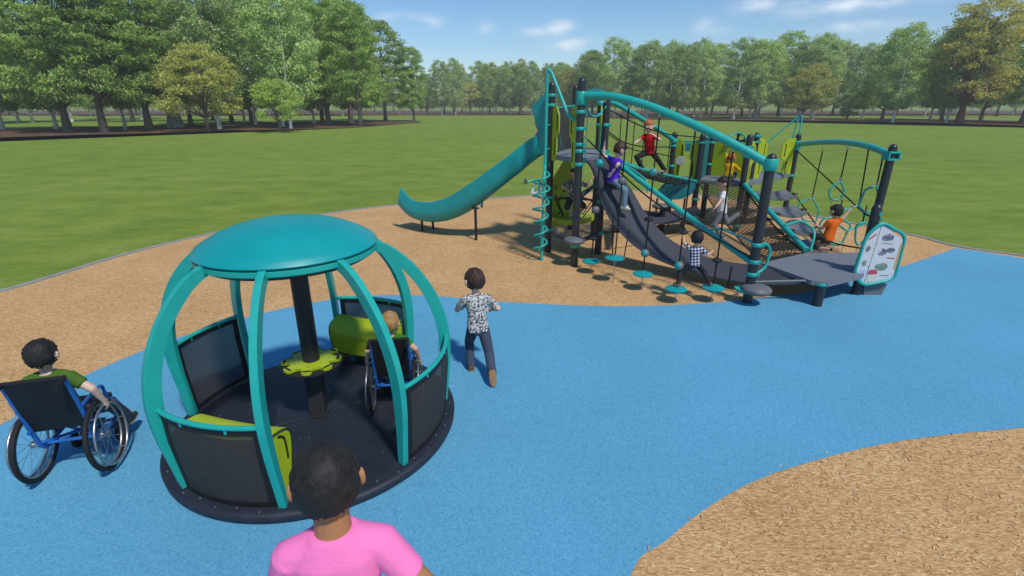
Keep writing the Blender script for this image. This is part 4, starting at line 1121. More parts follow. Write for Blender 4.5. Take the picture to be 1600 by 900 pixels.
for px, py in ((1385, 353), (1412, 376), (1393, 430), (1356, 442), (1371, 380), (1357, 416), (1373, 353), (1352, 374)): b.lathe([(.006, 0), (.004, .005)], far(px, py, SY - .006), 8, (0, -1, 0))
b.build('bolts', BLACK, e, 50)
b = MB(); b.plate([V((5.17, 6.86, -.02)), V((5.42, 6.86, -.02)), V((5.47, 6.86, .17)), V((5.12, 6.86, .2))], (0, 1, 0), .03); b.build('foot_plate', GREYP, e, 30)
b = MB(); b.tube([V((5.08, 6.895, 1.02)), V((5.1, SY, 1.02))], .02, 8); b.tube([V((5.079, 6.895, .3)), V((5.09, SY, .3))], .02, 8); b.build('bracket', TEAL, e, 50)

# ------------------------------------------------------------------ the wheelchair-accessible merry-go-round
MC = V((-1.68, 3.72, 0))
mg = empty('merry_go_round', MC, 'teal domed merry-go-round with black platform, mesh panels and lime seats', 'merry-go-round')
def pol(r, a, z): return MC + V((r * math.cos(R(a)), r * math.sin(R(a)), z))
b = MB(); b.lathe([(1.10, .004), (1.165, .02), (1.17, .055), (1.155, .075), (1.135, .08), (.9, .081), (.4, .082), (.05, .083)], MC, 96); plat = b.build('platform', PLAT, mg, 50)
rr = random.Random(3)
for k in range(44):
    a = k * 360 / 44 + rr.uniform(-.6, .6); r = 1.115 + (0.012 if k % 2 else -.012); b = MB(); b.lathe([(.0075, 0), (.006, .004), (.002, .005)], pol(r, a, .0795), 8); b.build('bolt', STEEL, mg, 50).parent = plat
for k in range(50):
    a = rr.uniform(0, 360); r = rr.choice([.35, .52, .7, .85, .97]); b = MB(); b.lathe([(.006, 0), (.005, .004), (.002, .0045)], pol(r, a, .0815), 8); b.build('bolt', STEEL, mg, 50).parent = plat
b = MB()
for k in range(4):
    a = 32 + 90 * k; q = [pol(.12, a, .0835), pol(1.1, a, .0815)]; b.tube(q, .0016, 4)
b.build('seam', PLAT, mg, 0).parent = plat
b = MB(); b.lathe([(.068, .54), (.068, 1.64)], MC, 32); b.build('mast', BLACK, mg, 40)
b = MB(); b.box(MC + V((0, 0, .31)), (.125, .125, .47), Matrix.Rotation(.15, 3, 'Z')); b.box(MC + V((0, 0, .092)), (.15, .15, .014), Matrix.Rotation(.15, 3, 'Z')); b.build('mast_base', mat('charcoal base', (.03, .031, .034), .45, .4, .1, 8, .05, 150), mg, 30)
# lime grip plate with eight slotted lobes
out = []
for k in range(8):
    a0 = k * 45 + 10
    for da, rr_ in ((-22.5, .165), (-15, .172), (-11, .205), (-10, .228), (-6, .24), (0, .243), (6, .24), (10, .228), (11, .205), (15, .172)): out.append(pol(rr_, a0 + da, .60))
b = MB(); b.plate(out, (0, 0, 1), .022); gp = b.build('grip_plate', LIME, mg, 30)
for k in range(8):
    a0 = R(k * 45 + 10); c = pol(.212, k * 45 + 10, .612); u = V((-math.sin(a0), math.cos(a0), 0)); w = V((math.cos(a0), math.sin(a0), 0))
    q = MB(); q.plate([c + u * .035 * math.cos(t) * (1 + .2 * abs(math.cos(t))) + w * .011 * math.sin(t) for t in [2 * PI * i / 14 for i in range(14)]], (0, 0, 1), .004); q.build('grip_slot', SLOT, mg, 0).parent = gp
    if k % 2 == 0:
        q = MB(); q.lathe([(.009, .612), (.006, .618)], pol(.14, k * 45 + 10, 0), 8); q.build('bolt', STEEL, mg, 40).parent = gp
b = MB(); b.lathe([(.245, .570), (.245, .582), (.2, .585), (.1, .585)], MC, 32); b.build('grip_backing', BLACK, mg, 30).parent = gp
# dome
DC = MC + V((-.035, 0, .078))
prof = [(.60, 1.516), (.640, 1.518), (.655, 1.524), (.657, 1.532), (.648, 1.543), (.640, 1.550)] + [(.64 * q, 1.556 + .170 * (1 - q ** 2.6)) for q in (.985, .95, .9, .84, .77, .69, .6, .5, .4, .3, .2, .1)] + [(.003, 1.7262)]
b = MB(); b.lathe(prof, DC, 96); dome = b.build('dome', TEALP, mg, 32)
b = MB(); b.lathe([(.55, 1.462), (.642, 1.462), (.652, 1.472), (.652, 1.505), (.635, 1.512), (.55, 1.512), (.55, 1.462)], DC, 96); b.build('dome_ring', TEAL, mg, 40).parent = dome
b = MB(); b.lathe([(.05, 1.43), (.59, 1.43), (.615, 1.445), (.615, 1.50), (.05, 1.50)], DC, 64); b.build('dome_underside', BLACK, mg, 40).parent = dome
# eight curved legs
LEGP = [(.62, 1.49, .10), (.74, 1.43, .11), (.88, 1.30, .12), (1.0, 1.13, .125), (1.085, .93, .13), (1.125, .72, .13), (1.125, .5, .115), (1.105, .28, .09), (1.085, .085, .075)]
LEGA = (-125, -82, -37, 12, 55, 98, 144, 181)
for a in LEGA:
    c = bez([pol(r, a, z * 1.053) + V((-.035 * z / 1.5, 0, 0)) for r, z, w in LEGP], 5); ws = []
    for i in range(len(LEGP) - 1):
        for k in range(5): ws.append(LEGP[i][2] + (LEGP[i + 1][2] - LEGP[i][2]) * k / 5)
    ws.append(LEGP[-1][2]); vs = []; fs = []; t_ = V((-math.sin(R(a)), math.cos(R(a)), 0)); n = len(c)
    for i in range(n):
        d = (c[min(n - 1, i + 1)] - c[max(0, i - 1)]).normalized(); o_ = d.cross(t_).normalized(); h = ws[i] / 2 * .76; tw = .0245
        for x, y in ((-1, -.95), (-.88, -1), (.88, -1), (1, -.95), (1, .95), (.88, 1), (-.88, 1), (-1, .95)): vs.append(c[i] + o_ * h * y + t_ * tw * x)
    for i in range(n - 1):
        for k in range(8): fs.append((i * 8 + k, i * 8 + (k + 1) % 8, i * 8 + 8 + (k + 1) % 8, i * 8 + 8 + k))
    fs += [tuple(range(8)), tuple(range((n - 1) * 8, n * 8))]
    b = MB(); b.add(vs, fs); b.build('hoop_leg', TEAL, mg, 35)
# mesh panels between leg pairs, with a rubber border and a teal top rail
def rz(z): 
    q = [(p[1], p[0]) for p in LEGP][::-1]
    for (z0, r0), (z1, r1) in zip(q, q[1:]):
        if z0 <= z <= z1: return r0 + (r1 - r0) * (z - z0) / (z1 - z0)
    return 1.08
for a0, a1_ in ((-125, -82), (-37, 12), (55, 98), (144, 181)):
    N, M = 24, 10; vs = []; uv = []; fs = []
    aa, ab = a0 + 2.2, a1_ - 2.2
    for i in range(N + 1):
        for j in range(M + 1):
            a = aa + (ab - aa) * i / N; z = .10 + (.70 - .10) * j / M; vs.append(pol(rz(z) + .0, a, z)); uv.append((1.12 * R(a), z))
    fs = [(i * (M + 1) + j, (i + 1) * (M + 1) + j, (i + 1) * (M + 1) + j + 1, i * (M + 1) + j + 1) for i in range(N) for j in range(M)]
    b = MB(); b.add(vs, fs); o = b.build('mesh_panel', PERF, mg, 60, fix=False)
    ul = o.data.uv_layers.new(name='UVMap'); 
    for lp in o.data.loops: ul.data[lp.index].uv = uv[lp.vertex_index]
    b = MB()
    for (u0, u1, z0, z1) in ((aa, ab, .675, .712), (aa, ab, .09, .125), (aa, aa + 2.2, .125, .675), (ab - 2.2, ab, .125, .675)):
        vs = []; fs = []
        K = 24 if u1 - u0 > 5 else 2; J = 2 if z1 - z0 < .1 else 10
        for i in range(K + 1):
            for j in range(J + 1):
                a = u0 + (u1 - u0) * i / K; z = z0 + (z1 - z0) * j / J
                vs += [pol(rz(z) - .006, a, z), pol(rz(z) + .006, a, z)]
        W = 2 * (J + 1)
        for i in range(K):
            for j in range(J):
                p = i * W + 2 * j; fs += [(p, p + 2, p + W + 2, p + W), (p + 1, p + W + 1, p + W + 3, p + 3)]
            p = i * W; fs.append((p, p + W, p + W + 1, p + 1)); p = i * W + 2 * J; fs.append((p, p + 1, p + W + 1, p + W))
        for i in (0, K):
            for j in range(J): p = i * W + 2 * j; fs.append((p, p + 1, p + 3, p + 2))
        b.add(vs, fs)
    b.build('panel_border', CLOTHB, mg, 40).parent = o
    b = MB(); b.tube([pol(rz(.73), a0 + (a1_ - a0) * k / 20, .73) for k in range(21)], .018, 10); b.build('top_rail', TEAL, mg, 60).parent = o
    b = MB()
    for t in (.3, .7): b.tube([pol(rz(.7), a0 + (a1_ - a0) * t, .735), pol(rz(.7), a0 + (a1_ - a0) * t, .69)], .012, 8)
    b.build('clip', TEAL, mg, 50).parent = o
# two lime bench seats inside opposite panels: a bent sheet with a rolled front
def bench(ac):
    f = V((-math.cos(R(ac)), -math.sin(R(ac)), 0)); s = V((-f.y, f.x, 0)); c = pol(.995, ac, 0)
    prof = bez([V((.0, 0, .585)), V((.05, 0, .588)), V((.14, 0, .575)), V((.20, 0, .545)), V((.222, 0, .48)), V((.212, 0, .39)), V((.19, 0, .29)), V((.18, 0, .25))], 4)
    vs = []; fs = []; NX = 12; th = .014; hw = .34; n = len(prof)
    for sd in (0, 1):
        for i in range(NX + 1):
            x = -1 + 2 * i / NX
            for k, p in enumerate(prof):
                nn = th * sd; dip = .03 * (1 - x * x) * (1 if k < n * .6 else .3); flare = 1 - .10 * max(0, (k / n - .55))
                wav = .035 * (1 - x * x) * (k / n)
                vs.append(c + f * (p.x - nn * .7 + wav) + s * x * hw * flare + V((0, 0, p.z - dip - nn * .7)))
    K = (NX + 1) * n
    for i in range(NX):
        for k in range(n - 1):
            a_ = i * n + k; fs += [(a_, a_ + 1, a_ + n + 1, a_ + n), (K + a_, K + a_ + n, K + a_ + n + 1, K + a_ + 1)]
    for i in (0, NX):
        for k in range(n - 1): a_ = i * n + k; fs.append((a_, a_ + 1, K + a_ + 1, K + a_))
    for k in (0, n - 1):
        for i in range(NX): a_ = i * n + k; fs.append((a_, a_ + n, K + a_ + n, K + a_))
    b = MB(); b.add(vs, fs); o = b.build('bench_seat', LIME, mg, 45)
    for sd in (-1, 1):       # side cheeks with a slot
        pts = [c + f * p.x * 1.0 + s * sd * (hw * .985) + V((0, 0, p.z - .012)) for p in prof] + [c + f * .16 + s * sd * hw * .985 + V((0, 0, .10)), c + f * .02 + s * sd * hw * .985 + V((0, 0, .10))]
        q = MB(); q.plate(pts, s, .014); q.build('cheek', LIME, mg, 30).parent = o
        q = MB(); q.tube(bez([c + f * .10 + s * sd * (hw + .002) + V((0, 0, .54)), c + f * .155 + s * sd * (hw + .002) + V((0, 0, .49)), c + f * .16 + s * sd * (hw + .002) + V((0, 0, .33))], 4), .009, 6); q.build('grip_slot', SLOT, mg, 40).parent = o
        q = MB(); q.tube([p + s * sd * .012 + V((0, 0, .002)) for p in pts[:-2]], .006, 5); q.build('edge_trim', BLACK, mg, 40).parent = o
        q = MB(); q.box(c + f * .06 + s * sd * .2 + V((0, 0, .32)), (.05, .05, .46), Matrix.Rotation(R(ac), 3, 'Z')); q.build('support', TEALD, mg, 20).parent = o
bench(-103.5); bench(76.5)

# ------------------------------------------------------------------ wheelchairs
def wheelchair(base, face, label, k_=1.0):
    e = empty('wheelchair', base, label, 'wheelchair')
    f = V((face[0], face[1], 0)).normalized(); r = V((f.y, -f.x, 0)); base = V(base)
    def L(x, y, z): return base + r * x + f * y + V((0, 0, z))
    WR = .275
    for s in (-1, 1):
        ax = (r * s + V((0, 0, .05))).normalized(); c = L(s * .215, 0, WR)
        u, w = frame_of(ax)
        def ring(rad, off, k=40): return [c + ax * off + (u * math.cos(2 * PI * i / k) + w * math.sin(2 * PI * i / k)) * rad for i in range(k)]
        b = MB(); b.tube(ring(WR - .017, 0), .017, 10, closed=True); wh = b.build('wheel', RUBBER, e, 60)
        b = MB(); b.tube(ring(WR - .042, 0), .009, 8, closed=True); b.build('rim', STEEL, e, 60).parent = wh
        b = MB(); b.tube(ring(WR - .045, .042), .010, 8, closed=True)
        for i in range(6):
            q = 2 * PI * i / 6; p = (u * math.cos(q) + w * math.sin(q)) * (WR - .044); b.tube([c + p, c + p + ax * .042], .004, 5)
        b.build('hand_rim', STEEL, e, 60).parent = wh
        b = MB()
        for i in range(20):
            q = 2 * PI * i / 20; q2 = q + (.5 if i % 2 else -.5); hub = c + ax * (.02 if i % 2 else -.02)
            b.tube([hub + (u * math.cos(q2) + w * math.sin(q2)) * .02, c + (u * math.cos(q) + w * math.sin(q)) * (WR - .045)], .0014, 4, cap=False)
        b.build('spokes', STEEL, e, 60).parent = wh
        b = MB(); b.lathe([(.022, -.03), (.026, -.02), (.016, 0), (.026, .02), (.012, .035)], c, 14, ax); b.build('hub', STEEL, e, 50).parent = wh
        # caster
        cc = L(s * .15, .34, .075); b = MB(); b.lathe([(.05, -.016), (.072, -.012), (.075, 0), (.072, .012), (.05, .016)], cc, 20, r); cs = b.build('caster', RUBBER, e, 40)
        b = MB(); b.tube([cc + r * .022, cc + r * .022 + V((0, 0, .09)), cc + V((0, .0, .11)), L(s * .15, .36, .22)], .008, 8); b.build('fork', STEEL, e, 50).parent = cs
    b = MB()
    for s in (-1, 1):
        b.tube(round_open([L(s * .175, -.165, .86), L(s * .175, -.10, .60), L(s * .172, -.035, .30), L(s * .165, .0, .235), L(s * .17, .30, .24), L(s * .16, .36, .24), L(s * .15, .36, .17)], .05), .015, 10)
        b.tube(round_open([L(s * .175, -.09, .42), L(s * .175, .33, .42), L(s * .165, .42, .22), L(s * .15, .47, .08)], .06), .014, 10)
        b.tube([L(s * .172, -.035, .30), L(-s * .16, .28, .24)], .012, 8)
        b.tube(round_open([L(s * .19, -.1, .6), L(s * .19, .2, .6), L(s * .185, .24, .42)], .05), .012, 8)
    b.tube([L(-.215, 0, WR), L(.215, 0, WR)], .013, 8)
    b.build('frame', BLUEF, e, 60)
    b = MB()
    A = [[L(x * .185, -.16 - .012 * (1 - x * x) + .0, .86), L(x * .18, -.09 - .015 * (1 - x * x), .57), L(x * .175, -.045, .41)] for x in (-1, -.6, -.2, .2, .6, 1)]
    vs = []; fs = []
    for i, row in enumerate(A):
        for p in row: vs += [p + f * .01, p - f * .014]
    for i in range(5):
        for k in range(2):
            p = i * 6 + k * 2; fs += [(p, p + 2, p + 8, p + 6), (p + 1, p + 7, p + 9, p + 3)]
        p = i * 6; fs += [(p, p + 6, p + 7, p + 1)]; p += 4; fs += [(p, p + 1, p + 7, p + 6)]
    for i in (0, 5):
        for k in range(2): p = i * 6 + k * 2; fs.append((p, p + 1, p + 3, p + 2))
    b.add(vs, fs); b.tube([L(-.185, -.168, .862), L(.185, -.168, .862)], .016, 8); b.build('backrest', CLOTHB, e, 30)
    b = MB(); b.plate(rounded([L(-.18, -.05, .43), L(.18, -.05, .43), L(.18, .34, .43), L(-.18, .34, .43)], .03, 3), (0, 0, 1), .04); b.build('seat', CLOTHB, e, 40)
    for s in (-1, 1):
        b = MB(); b.tube([L(s * .175, -.155, .855), L(s * .175, -.20, .85), L(s * .175, -.29, .845)], [.014, .019, .019], 12); b.build('push_handle', CLOTHB, e, 50)
        b = MB(); b.plate(rounded([L(s * .03, .42, .08), L(s * .145, .42, .08), L(s * .145, .56, .1), L(s * .03, .56, .1)], .02, 3), (0, 0, 1), .014); b.build('footrest', BLACK, e, 30)
    e.scale = (k_, k_, k_)
    return e, (lambda x, y, z: base + r * x * k_ + f * y * k_ + V((0, 0, z * k_)))
wc1, WL1 = wheelchair((-3.28, 3.10, 0), (-.29, .957), 'blue framed wheelchair with black back on the blue surface at far left')
wc2, WL2 = wheelchair((-1.02, 3.80, .082), (-.13, .99), 'blue framed wheelchair parked on the merry-go-round platform', .86)

# ------------------------------------------------------------------ people
UP = V((0, 0, 1))
def remesh(b, name, m, voxel, it=9, parent=None, origin=None, fac=.5, disp=0):
    me = bpy.data.meshes.new(name); me.from_pydata([tuple(p) for p in b.v], [], b.f)
    bm = bmesh.new(); bm.from_mesh(me); bmesh.ops.recalc_face_normals(bm, faces=bm.faces[:]); bm.to_mesh(me); bm.free()
    o = bpy.data.objects.new(name, me); COL.objects.link(o)
    md = o.modifiers.new('r', 'REMESH'); md.mode = 'VOXEL'; md.voxel_size = voxel
    sm = o.modifiers.new('s', 'SMOOTH'); sm.factor = fac; sm.iterations = it
    dg = bpy.context.evaluated_depsgraph_get(); ev = o.evaluated_get(dg)
    me2 = bpy.data.meshes.new_from_object(ev)
    bpy.data.objects.remove(o); bpy.data.meshes.remove(me)
    n = len(me2.vertices); co = np.empty(n * 3, dtype=np.float32); me2.vertices.foreach_get('co', co); co = co.reshape(-1, 3)
    org = WORLD_LOC[parent.name] if parent is not None else V(origin)
    co -= np.array(org, dtype=np.float32); me2.vertices.foreach_set('co', co.reshape(-1))
    me2.polygons.foreach_set('use_smooth', [True] * len(me2.polygons)); me2.update()
    me2.materials.clear(); me2.materials.append(m); me2.name = name
    o = bpy.data.objects.new(name, me2); COL.objects.link(o)
    if parent is not None: o.parent = parent
    else: o.location = org
    WORLD_LOC[o.name] = V(org); return o
def ik(a, t, l1, l2, pole):
    a = V(a); t = V(t); d = t - a; L = min(d.length, (l1 + l2) * .999); d.normalize(); t = a + d * L
    x = (l1 * l1 - l2 * l2 + L * L) / (2 * L); h = math.sqrt(max(0, l1 * l1 - x * x))
    p = V(pole) - d * V(pole).dot(d)
    p = p.normalized() if p.length > 1e-5 else frame_of(d)[0]
    return a + d * x + p * h, t
def cloth(name, c, var=.06): return mat(name, c, .85, .2, var, 14, .25, 90)
HAIRB = mat('black hair', (.018, .017, .017), .62, .3, .3, 30, .25, 70)
HAIRD = mat('dark brown hair', (.05, .022, .015), .55, .4, .3, 30, .5, 120)
HAIRG = mat('sandy blond hair', (.36, .20, .075), .55, .4, .3, 30, .5, 120)
HAIRR = mat('ginger hair', (.42, .12, .03), .55, .4, .25, 30, .5, 120)
EYEW = mat('eye white', (.75, .75, .73), .3); EYED = mat('dark iris', (.02, .012, .01), .2); LIP = mat('lip', (.45, .16, .13), .5)
def figure(label, h, pelvis, face, spine=(0, 0, 1), look=None, tilt=(0, 0, 1), arms=None, legs=None, skin=SKIN, hair=HAIRB, hairlen=0.0, shirt=None, bottom=None, shoe=None,
           sleeve=.62, short=False, head=1.0, voxel=.0055, bulk=1.0, hstyle=None, group=None, origin=None, fem=False, sweep=0):
    """A child (or adult) as one skinned surface: pelvis point, facing direction, spine direction, limb targets. Clothes and hair are children."""
    f = V((face[0], face[1], 0)).normalized(); r = V((f.y, -f.x, 0)); sp = V(spine).normalized()
    pel = V(pelvis); r2 = (r - sp * r.dot(sp)).normalized(); fw = sp.cross(r2) * -1; fw = r2.cross(sp) * -1
    fw = sp.cross(r2).normalized()
    if fw.dot(f) < 0: fw = -fw
    neck = pel + sp * .30 * h; up = V(tilt).normalized(); lk = V(look if look else (f.x, f.y, 0)); lk = (lk - up * lk.dot(up)).normalized(); hr = lk.cross(up).normalized()
    hh = .095 * h * head                      # half head height
    hc = neck + sp * .035 * h + up * (hh * .98) + lk * .012 * h
    SH, HP_ = .098 * h * bulk, .048 * h
    UA, FA, TH, SN = .150 * h, .135 * h, .235 * h, .225 * h
    sh = {s: neck - sp * .042 * h + r2 * s * SH for s in (-1, 1)}
    hp = {s: pel + r2 * s * HP_ - sp * .02 * h for s in (-1, 1)}
    B = MB()
    tors = [(pel - sp * .05 * h, .062, .050), (pel, .082, .060), (pel + sp * .06 * h, .080, .058), (pel + sp * .13 * h, .072, .054), (pel + sp * .20 * h, .084, .060), (pel + sp * .255 * h, .088, .056), (pel + sp * .29 * h, .060, .042), (neck + sp * .01 * h, .032, .030)]
    B.loft([(c, a * h * bulk, b_ * h * bulk) for c, a, b_ in tors], r2, fw)
    B.cap(neck - sp * .02 * h, hc - up * hh * .35, .034 * h, .031 * h)
    B.ball(hc, (hh * .78, hh * .86, hh), 24, 16, (hr, lk, up))
    B.ball(hc - up * hh * .42 + lk * hh * .18, (hh * .56, hh * .58, hh * .50), 20, 12, (hr, lk, up))
    B.ball(hc - up * hh * .12 + lk * hh * .88, (hh * .11, hh * .16, hh * .14), 12, 8, (hr, lk, up))
    for s in (-1, 1):
        B.ball(hc + hr * s * hh * .86 - up * hh * .12 - lk * hh * .02, (hh * .11, hh * .18, hh * .27), 14, 10, ((hr + lk * -.4 * s).normalized(), lk, up))
    joints = {}
    for s in (-1, 1):
        side = 'L' if s < 0 else 'R'
        tgt, pole = arms[side][0], arms[side][1]
        el, wr = ik(sh[s], tgt, UA, FA, pole); joints[side] = (el, wr)
        B.cap(sh[s], el, .034 * h * bulk, .026 * h); B.cap(el, wr, .0265 * h, .017 * h)
        d = (wr - el).normalized(); pn = V(arms[side][2]) if len(arms[side]) > 2 else fw
        pn = (pn - d * pn.dot(d)).normalized(); w = d.cross(pn).normalized(); curl = arms[side][3] if len(arms[side]) > 3 else .5
        hl = .095 * h
        pc = wr + d * hl * .28
        B.ball(pc, (hl * .25, hl * .12, hl * .36), 14, 10, (w, pn, d))
        for k in range(4):
            x = (k - 1.5) * hl * .13; ln = hl * (.42, .48, .46, .36)[k]; base = wr + d * hl * .48 + w * x
            a1 = curl * .6; a2 = curl * 1.5
            m1 = base + (d * math.cos(a1) + pn * math.sin(a1)) * ln * .5; m2 = m1 + (d * math.cos(a2) + pn * math.sin(a2)) * ln * .5
            rf = max(hl * .052, voxel * 1.15); B.cap(base, m1, rf, rf * .95, 8, 3); B.cap(m1, m2, rf * .95, rf * .85, 8, 3)
        ts = arms[side][4] if len(arms[side]) > 4 else (1 if w.dot(up) > 0 else -1)
        tb = wr + d * hl * .12 + w * ts * hl * .2; t1 = tb + (d * .7 + w * ts * .7 + pn * .2).normalized() * hl * .24; t2 = t1 + (d * .9 + w * ts * .15 + pn * .3 * (1 + curl)).normalized() * hl * .2
        rf = max(hl * .062, voxel * 1.2); B.cap(tb, t1, rf * 1.1, rf, 8, 3); B.cap(t1, t2, rf, rf * .85, 8, 3)
        tg, pl = legs[side][0], legs[side][1]
        kn, an = ik(hp[s], tg, TH, SN, pl); joints['k' + side] = (kn, an)
        B.cap(hp[s], kn, .052 * h * bulk, .036 * h); B.cap(kn, an, .0365 * h, .022 * h)
        fd = V(legs[side][2]) if len(legs[side]) > 2 else f
        fd.normalize(); B.cap(an - V((0, 0, 0)), an + fd * .06 * h, .022 * h, .018 * h); joints['f' + side] = fd
    org = origin if origin is not None else (min([joints['kL'][1], joints['kR'][1]], key=lambda p: p.z))
    org = V((pel.x, pel.y, min(joints['kL'][1].z, joints['kR'][1].z) - .04 * h))
    body = remesh(B, 'person', skin, voxel, 7 if voxel > .0054 else 5, None, org); tag(body, label, 'person', group)
    cv = max(.006, voxel)
    # shirt
    S = MB(); g = 1.0
    tt = [(pel - sp * .045 * h, .102 if fem else .098, .078), (pel, .100, .077), (pel + sp * .06 * h, .094, .071), (pel + sp * .13 * h, .088, .068), (pel + sp * .20 * h, .098, .073), (pel + sp * .255 * h, .100, .067), (pel + sp * .285 * h, .078, .054), (neck + sp * .005 * h, .050, .044)]
    S.loft([(c, a * h * bulk, b_ * h * bulk) for c, a, b_ in tt], r2, fw)
    for s in (-1, 1):
        side = 'L' if s < 0 else 'R'; el, wr = joints[side]
        a = sh[s]; e2 = a.lerp(el, min(1, sleeve * 1.0)) if sleeve <= 1 else el
        S.cap(a - r2 * s * .05 * h + sp * .012 * h, a, .046 * h * bulk, .040 * h * bulk)
        S.cap(a - (e2 - a) * .06, e2, .044 * h * bulk, .040 * h * bulk, flat=True)
        if sleeve > 1: S.cap(el, el.lerp(wr, sleeve - 1), .040 * h, .036 * h); S.cap(el.lerp(wr, .01), el.lerp(wr, sleeve - 1), .037 * h, .036 * h, flat=True)
    remesh(S, 'shirt', shirt, cv, 9, body)
    T = MB()
    T.loft([(pel - sp * .075 * h, .070 * h * bulk, .060 * h * bulk), (pel - sp * .03 * h, .090 * h * bulk, .070 * h * bulk), (pel + sp * .02 * h, .090 * h * bulk, .068 * h * bulk)], r2, fw)
    for s in (-1, 1):
        side = 'L' if s < 0 else 'R'; kn, an = joints['k' + side]
        T.cap(hp[s], kn, .060 * h * bulk, .046 * h)
        if short: T.cap(hp[s], kn.lerp(hp[s], .0), .062 * h, .056 * h, flat=True)
        else: T.cap(kn, kn.lerp(an, .5), .046 * h, .043 * h); T.cap(kn.lerp(an, .02), an + (an - kn).normalized() * .012 * h, .045 * h, .042 * h, flat=True)
    remesh(T, 'trousers' if not short else 'shorts', bottom, cv, 9, body)
    for s in (-1, 1):
        side = 'L' if s < 0 else 'R'; kn, an = joints['k' + side]; fd = joints['f' + side]
        sd = fd.cross((kn - an).normalized()); 
        if sd.length < .05: sd = r2.copy()
        sd.normalize(); fu = sd.cross(fd).normalized()
        if fu.dot(kn - an) < 0: fu = -fu
        K = MB(); c = an - fu * .018 * h
        K.loft([(c - fd * .045 * h + fu * .000, .020 * h, .022 * h), (c - fd * .035 * h, .030 * h, .030 * h), (c, .032 * h, .031 * h), (c + fd * .05 * h - fu * .004 * h, .033 * h, .026 * h), (c + fd * .085 * h - fu * .008 * h, .030 * h, .019 * h), (c + fd * .105 * h - fu * .01 * h, .016 * h, .011 * h)], sd, fu, 16)
        so_ = remesh(K, 'shoe', shoe, .005, 3, body)
        K = MB(); c2 = c - fu * .024 * h
        K.loft([(c2 - fd * .046 * h, .018 * h, .006 * h), (c2 - fd * .03 * h, .031 * h, .007 * h), (c2 + fd * .05 * h, .034 * h, .007 * h), (c2 + fd * .09 * h, .029 * h, .006 * h), (c2 + fd * .108 * h, .012 * h, .005 * h)], sd, fu, 16)
        K.build('sole', SOLE, body, 50).parent = so_
    # hair: a cap over the skull, open at the face, ragged at the hem
    Hm = MB(); sg, rg_ = 64, 44; rnd = random.Random(len(label))
    vs = []; ph0 = rnd.uniform(0, 50)
    for i in range(rg_ + 1):
        th = PI * i / rg_
        for k in range(sg):
            t = 2 * PI * k / sg; d = V((math.sin(th) * math.cos(t), math.sin(th) * math.sin(t), math.cos(th)))  # x right, y forward, z up
            nz = mnoise.noise(V((d.x * 3.2, d.y * 3.2, d.z * 3.2)) + V((ph0, 0, 0))); n2 = mnoise.noise(V((d.x * 9, d.y * 9, d.z * 4)) + V((0, ph0, 0)))
            lock = math.sin(t * 13 + 3 * nz + d.z * 4) * .5 + n2
            rad = 1.07 + .03 * nz + .007 * lock + (.05 if d.z > .4 else 0) * max(0, d.y) * (1 if sweep else .4) + sweep * .10 * max(0, d.z) * max(0, d.y + .5)
            hem = -.50 - hairlen + .07 * n2; cut = 0
            if d.y > .10:       # face opening
                fr_ = .42 + .10 * n2 - .25 * abs(d.x); lim = fr_ if d.y > .45 else fr_ * max(0, (d.y - .10) / .35) + (hem) * (1 - max(0, (d.y - .10) / .35))
                cut = lim - d.z
            else: cut = hem - d.z
            if abs(d.x) > .80 and -.42 < d.z < .14 and -.24 < d.y < .45 and hairlen < .3: cut = max(cut, .1)      # room for the ears
            q = max(0, min(1, cut / .10)); rad = rad * (1 - q) + .80 * q
            vs.append(hc + hr * d.x * hh * .80 * rad + lk * d.y * hh * .88 * rad + up * d.z * hh * rad)
    fs = []
    for i in range(rg_):
        for k in range(sg): l = (k + 1) % sg; fs.append((i * sg + k, i * sg + l, (i + 1) * sg + l, (i + 1) * sg + k))
    Hm.add(vs, fs)
    nl_ = 420 if h > 1.5 else 200
    for _ in range(nl_):
        i = rnd.randrange(1, int(rg_ * .72)); k = rnd.randrange(sg); p = vs[i * sg + k]; q = (p - hc)
        dx, dy, dz = q.dot(hr) / hh, q.dot(lk) / hh, q.dot(up) / hh
        if math.sqrt(dx * dx / .64 + dy * dy / .77 + dz * dz) < .97: continue
        nrm_ = q.normalized(); dn = (-up * (.9 if dz < .75 else .2) + lk * (.7 if dy > .1 else -.5) * max(0, dz) + hr * rnd.uniform(-.35, .35)); dn = (dn - nrm_ * dn.dot(nrm_)).normalized()
        ln = hh * rnd.uniform(.18, .34) * (.6 if h > 1.5 else 1); w_ = hh * rnd.uniform(.026, .05) * (.5 if h > 1.5 else 1)
        Hm.tube([p - nrm_ * w_ * .9, p + dn * ln * .5 - nrm_ * w_ * .2 + nrm_ * ln * .02, p + dn * ln - nrm_ * (ln * .12 + w_ * .2)], [w_, w_ * .9, w_ * .15], 5)
    ho = Hm.build('hair', hair, body, 70)
    if hstyle == 'bun':
        q = MB(); q.ball(hc - lk * hh * 1.05 + up * hh * .42, (hh * .34, hh * .34, hh * .32), 18, 12); q.build('hair_bun', hair, body, 70).parent = ho
        q = MB(); q.lathe([(hh * .26, -hh * .09), (hh * .33, 0), (hh * .26, hh * .09)], hc - lk * hh * .84 + up * hh * .36, 18, (lk * -1 + up * .3)); q.build('hair_band', mat('ochre hair band', (.5, .25, .05), .6), body, 60).parent = ho
